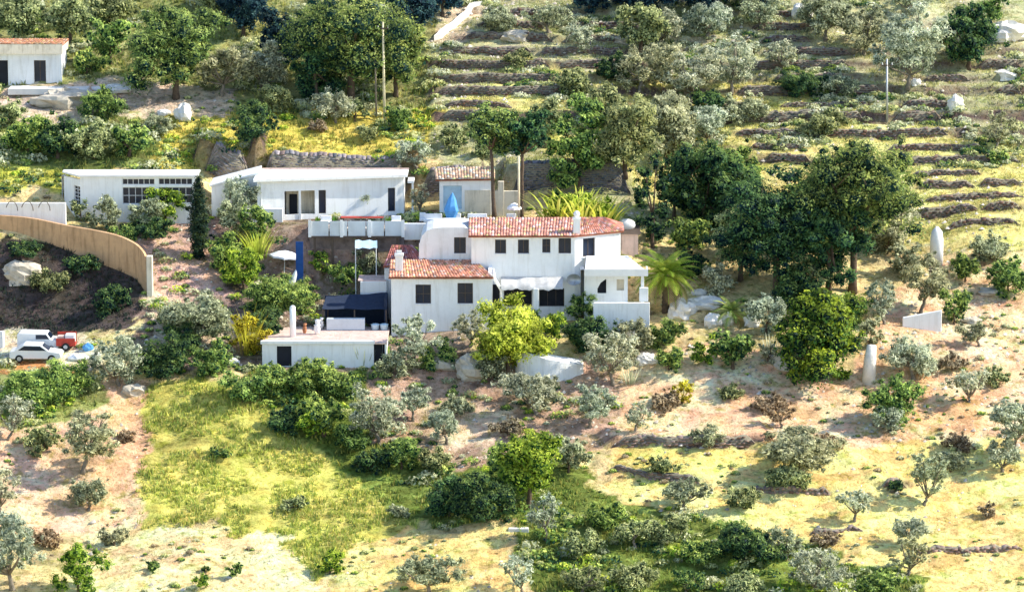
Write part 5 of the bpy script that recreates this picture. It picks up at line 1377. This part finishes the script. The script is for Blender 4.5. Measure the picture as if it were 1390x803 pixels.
bush|scrub|990|540|46|18|small scrub bush on the pink slope under the thin trunk tree
bush|dry|1300|610|60|22|dry brush at the top edge of the right yellow field
bush|olive|1290|640|50|28|grey bush above and right of the gnarled olive
bush|scrub|900|640|50|20|scrub tuft in the yellow field left of the wide low olive
bush|dry|1120|740|50|18|dry tuft bush near the short low ledge in the lower right field
bush|olive|540|700|40|18|small grey bush where the meadow meets the lower field
bush|green|300|620|40|12|low patch of green leaves in the middle of the meadow
bush|scrub|400|690|50|16|low scrubby patch in the lower part of the meadow
bush|dry|170|600|40|16|dry tuft on the stony track beside the meadow
bush|scrub|655|215|44|30|scrub bush left of the umbrella pine crowns
bush|scrub|615|205|50|36|pale scrub bush above the small outbuilding
'''
for i, ln in enumerate(PL.strip().split('\n')):  # dark bushes below the tan wall are added to stand for its shade
    k, pal, px, py, w, h, lab = ln.split('|'); plant(k, pal, float(px).__int__(), int(py), int(w), int(h), lab, i)
plant('column', 'cyp', 270, 350, 34, 116, 'single dark slender cypress beside the cabin, casting a long shadow', 991)
palm(903, 424, 88, 112, 'green date palm with a dark trunk at the right end of the villa', 'bright', 66, .46)
palm(993, 436, 58, 52, 'small low palm above the row of white boulders', 'green', 34, .25)
for j, (px, w, h, lab) in enumerate([(756, 50, 60, 'left bright yellow green banana clump behind the villa roof'), (788, 52, 68, 'middle bright yellow green banana clump behind the villa roof'), (818, 46, 62, 'right bright yellow green banana clump behind the villa roof')]):
    clump('banana_plant', 'banana plant', px, 0, w, h, 'lime', lab, 60, .17, .6, Y=11.0, grp='banana clumps behind the villa')
    bb = bpy.data.objects[[o.name for o in col.objects if o.get('label') == lab][0]]; L_ = lobes_for(Vector(bb.location), w/16.5, .2, h/16.5*.85, 7, random.Random(j), 1); crown_mesh('foliage', bb, L_, .7, .16, .35, PAL['lime'], shell=.5)
cc_ = plant('bush', 'yellow', 336, 480, 58, 72, 'golden yellow feathery bush left of the annex', 5)
blades('shoots', cc_, Vector(cc_.location), 1.3, 4.0, 70, .035, PAL['yellow'], .4, spread=.75)
clump('cane_clump', 'bush', 350, 350, 40, 50, 'lime', 'feathery yellow green clump left of the lilac parasol', 120, .06, .5)
clump('cane_clump', 'bush', 835, 445, 30, 40, 'bright', 'spiky green plant at the left foot of the porch parapet', 60, .06, .5)
for px, py, s_, lab in [(460, 490, 40, 'upright agave against the annex wall'), (493, 494, 30, 'dark spiky agave near the right end of the annex'), (855, 520, 26, 'small agave on the slope below the villa terrace'), (1046, 480, 30, 'upright cactus beside the silvery blue shrub')]:
    clump('agave', 'agave', px, py, s_, s_*.9, 'grey', lab, 34, .07, .45, grp='agaves', stiff=True)

# ------------------------------------------------------------------ ground cover, nobody could count it
def scatter(n, test, rngs, xr=(-46, 46), yr=(-41, 60)):
    x = rngs.uniform(*xr, n); y = rngs.uniform(*yr, n); i = np.clip(np.searchsorted(ax, x), 0, nx-1); j = np.clip(np.searchsorted(ay, y), 0, ny-1)
    z = ZID[i, j]; k = test(z, x, y); x, y = x[k], y[k]; return x, y, height(x, y), z[k], COLR[i, j][k]
names = np.array([zz[0] for zz in ZONES]+['none'])
def tufts(label, nmz, n, sz, tint, per=5, mixc=.5, seed=1, name='grass', patch=0.0):
    r_ = np.random.default_rng(seed)
    x, y, z, zid, cg = scatter(n, lambda q, a, b: np.isin(names[q], nmz) & (vnoise(a, b, 1.6, 31+seed) > patch-.5+.3*r_.random(len(a))), r_)
    n = len(x); x = np.repeat(x, per)+r_.normal(size=n*per)*.12; y = np.repeat(y, per)+r_.normal(size=n*per)*.12; z = np.repeat(z, per); cg = np.repeat(cg, per, 0)
    s = np.repeat(sz*(.5+r_.random(n)), per); a_ = r_.random(n*per)*6.283; w = s*.22; ln = r_.normal(size=(n*per, 2))*.35*s[:, None]
    dx, dy = np.cos(a_)*w, np.sin(a_)*w
    V = np.stack([np.stack([x-dx, y-dy, z-.03], 1), np.stack([x+dx, y+dy, z-.03], 1), np.stack([x+ln[:, 0], y+ln[:, 1], z+s*(.7+.5*r_.random(n*per))], 1)], 1).reshape(-1, 3)
    tints = np.array(tint); cc = cg*(1-mixc)+tints[r_.integers(0, len(tints), n*per)]*mixc; cc = cc*(.6+.8*r_.random(n*per))[:, None]
    o = npmesh(name, V, np.arange(len(V)).reshape(-1, 3), np.clip(np.repeat(cc, 3, 0), .01, .9), M['leaf']); tag(o, label, name.replace('_', ' '), None, 'stuff'); return o
tufts('thick yellow green meadow grass left of centre below the villa', ['meadow'], 170000, .24, [(.30, .40, .06), (.58, .58, .12), (.14, .24, .05), (.66, .60, .22), (.22, .36, .08)], 5, .75, 1, 'meadow_grass', .25)
tufts('green weeds and brambles in the hedges and gullies', ['weeds', 'scrub'], 70000, .26, [(.16, .26, .05), (.36, .40, .10), (.55, .5, .12), (.09, .14, .04)], 5, .75, 2, 'weeds', .3)
tufts('dry straw coloured grass on the fields', ['field', 'none'], 70000, .12, [(.60, .50, .18), (.45, .40, .16), (.70, .6, .3)], 4, .7, 3, 'dry_grass', .45)
tufts('short yellow grass and scrub on the upper terraces', ['hill'], 130000, .17, [(.52, .52, .14), (.36, .38, .16), (.24, .27, .12), (.66, .6, .26)], 5, .75, 4, 'hill_grass', .3)
tufts('sparse dry tufts on the bare rocky slopes', ['rocky', 'yard'], 120000, .11, [(.5, .4, .2), (.3, .28, .14), (.62, .5, .34)], 4, .6, 5, 'sparse_grass', .6)
tufts('dark tufts added on the bank with its shade put into their colour', ['bank'], 120000, .22, [(.03, .06, .05), (.05, .08, .05), (.07, .06, .05)], 5, .9, 6, 'shade_tufts', .1)  # cover added to darken the bank, standing in for shade
# low scrub cushions, one mass
def cushions(label, nmz, n, rr, pals, seed, patch, name='low_scrub', yr=(-41, 60)):
    r_ = np.random.default_rng(seed)
    x, y, z, zid, cg = scatter(n, lambda q, a, b: np.isin(names[q], nmz) & (vnoise(a, b, 4.5, 41+seed) > patch), r_, yr=yr)
    n = len(x); per = 90; R = rr*(.45+1.0*r_.random(n)**2)
    d = r_.normal(size=(n*per, 3)); d[:, 2] = abs(d[:, 2]); d /= np.linalg.norm(d, axis=1)[:, None]
    P = np.stack([np.repeat(x, per), np.repeat(y, per), np.repeat(z, per)], 1)+d*np.repeat(R, per)[:, None]*(.6+.45*r_.random((n*per, 1)))*np.array([1.25, 1.0, .85])
    nn = d+r_.normal(size=d.shape)*.5; nn /= np.linalg.norm(nn, axis=1)[:, None]; s = np.repeat(.05+R*.12, per)*(.6+.8*r_.random(n*per))
    pk = np.array([PAL[p] for p in pals])[r_.integers(0, len(pals), n)]; pk = np.repeat(pk, per, 0); t = np.clip(d[:, 2]+r_.normal(size=n*per)*.25, 0, 1)[:, None]
    C = np.where(t < .5, pk[:, 0]*(1-2*t)+pk[:, 1]*2*t, pk[:, 1]*(2-2*t)+pk[:, 2]*(2*t-1))*(.75+.5*r_.random((n*per, 1)))  # dark low down, light on top: shading put into the cushion colour
    V, F, CC = quads(P, nn, s, s*.55, C); o = npmesh(name, V, F, CC, M['leaf']); tag(o, label, name.replace('_', ' '), None, 'stuff')
cushions('low grey green scrub scattered over the upper terraced hill', ['hill'], 6500, .55, ['scrub', 'olive', 'grey', 'holm'], 11, .04, 'hill_scrub', (26, 60))
cushions('tangled undergrowth in the gullies and hedges', ['weeds'], 9000, .62, ['green', 'scrub', 'olive', 'bright', 'holm'], 12, -.12, 'undergrowth')
cushions('pale green scrub cushions on the upper left slope', ['scrub'], 9000, .7, ['green', 'scrub', 'scrub', 'olive', 'grey'], 16, -.08, 'hill_scrub')
cushions('small garden plants filling the beds around the villas', ['yard'], 6500, .5, ['green', 'olive', 'bright', 'grey', 'holm', 'scrub'], 13, -.06, 'garden_plants')
cushions('low tufty weeds dotted over the bare slopes and fields', ['rocky', 'field', 'none'], 4800, .22, ['dry', 'scrub', 'olive', 'green'], 14, .03, 'field_weeds')
# loose stones
r_ = np.random.default_rng(77)
x, y, z, zid, cg = scatter(26000, lambda q, a, b: np.isin(names[q], ['rocky', 'yard', 'hill', 'field']) & ((names[q] != 'field') | (r_.random(len(a)) < .25)) & (vnoise(a, b, 2.5, 51) > -.05), r_)
base = np.array([(1,0,-.2),(.3,.9,-.2),(-.8,.6,-.2),(-.8,-.6,-.2),(.3,-.9,-.2),(.15,.1,.7)]); Fs = [(0,1,5),(1,2,5),(2,3,5),(3,4,5),(4,0,5)]
n = len(x); s = (.05+.22*r_.random(n)**4); V = (base[None]*s[:, None, None]*(.7+.6*r_.random((n, 6, 3)))+np.stack([x, y, z], 1)[:, None]).reshape(-1, 3)
F = (np.array(Fs)[None]+(np.arange(n)*6)[:, None, None]).reshape(-1, 3); cc = np.array([.60, .53, .44])*(.6+.7*r_.random((n, 1)))
o = npmesh('loose_stones', V, F, np.repeat(cc, 6, 0), M['drystone']); tag(o, 'loose pale stones strewn over the slopes', 'stones', None, 'stuff')

# ================================================================== light
SD = Vector((.79, .02, .61)).normalized()
el = math.asin(SD.z); az = math.atan2(SD.x, SD.y)
sl = bpy.data.lights.new('sun', 'SUN'); sl.energy = 7.2; sl.angle = rad(.53); sl.color = (1, .93, .78)
so = bpy.data.objects.new('sun', sl); col.objects.link(so); so.rotation_euler = SD.to_track_quat('Z', 'Y').to_euler(); so.location = SD*200
w = bpy.data.worlds.new('World'); scene.world = w; w.use_nodes = True; nt = w.node_tree
sky = nt.nodes.new('ShaderNodeTexSky'); sky.sky_type = 'NISHITA'; sky.sun_disc = False; sky.sun_elevation = el; sky.sun_rotation = az; sky.air_density = 1.0; sky.dust_density = .6; sky.ozone_density = 1.5
bg = nt.nodes['Background']; nt.links.new(sky.outputs[0], bg.inputs[0]); bg.inputs[1].default_value = .29
scene.view_settings.view_transform = 'Standard'; scene.view_settings.look = 'None'; scene.view_settings.exposure = 0; scene.view_settings.gamma = 1
scene.render.engine = 'CYCLES'; scene.cycles.max_bounces = 6; scene.cycles.diffuse_bounces = 3; scene.cycles.transmission_bounces = 3
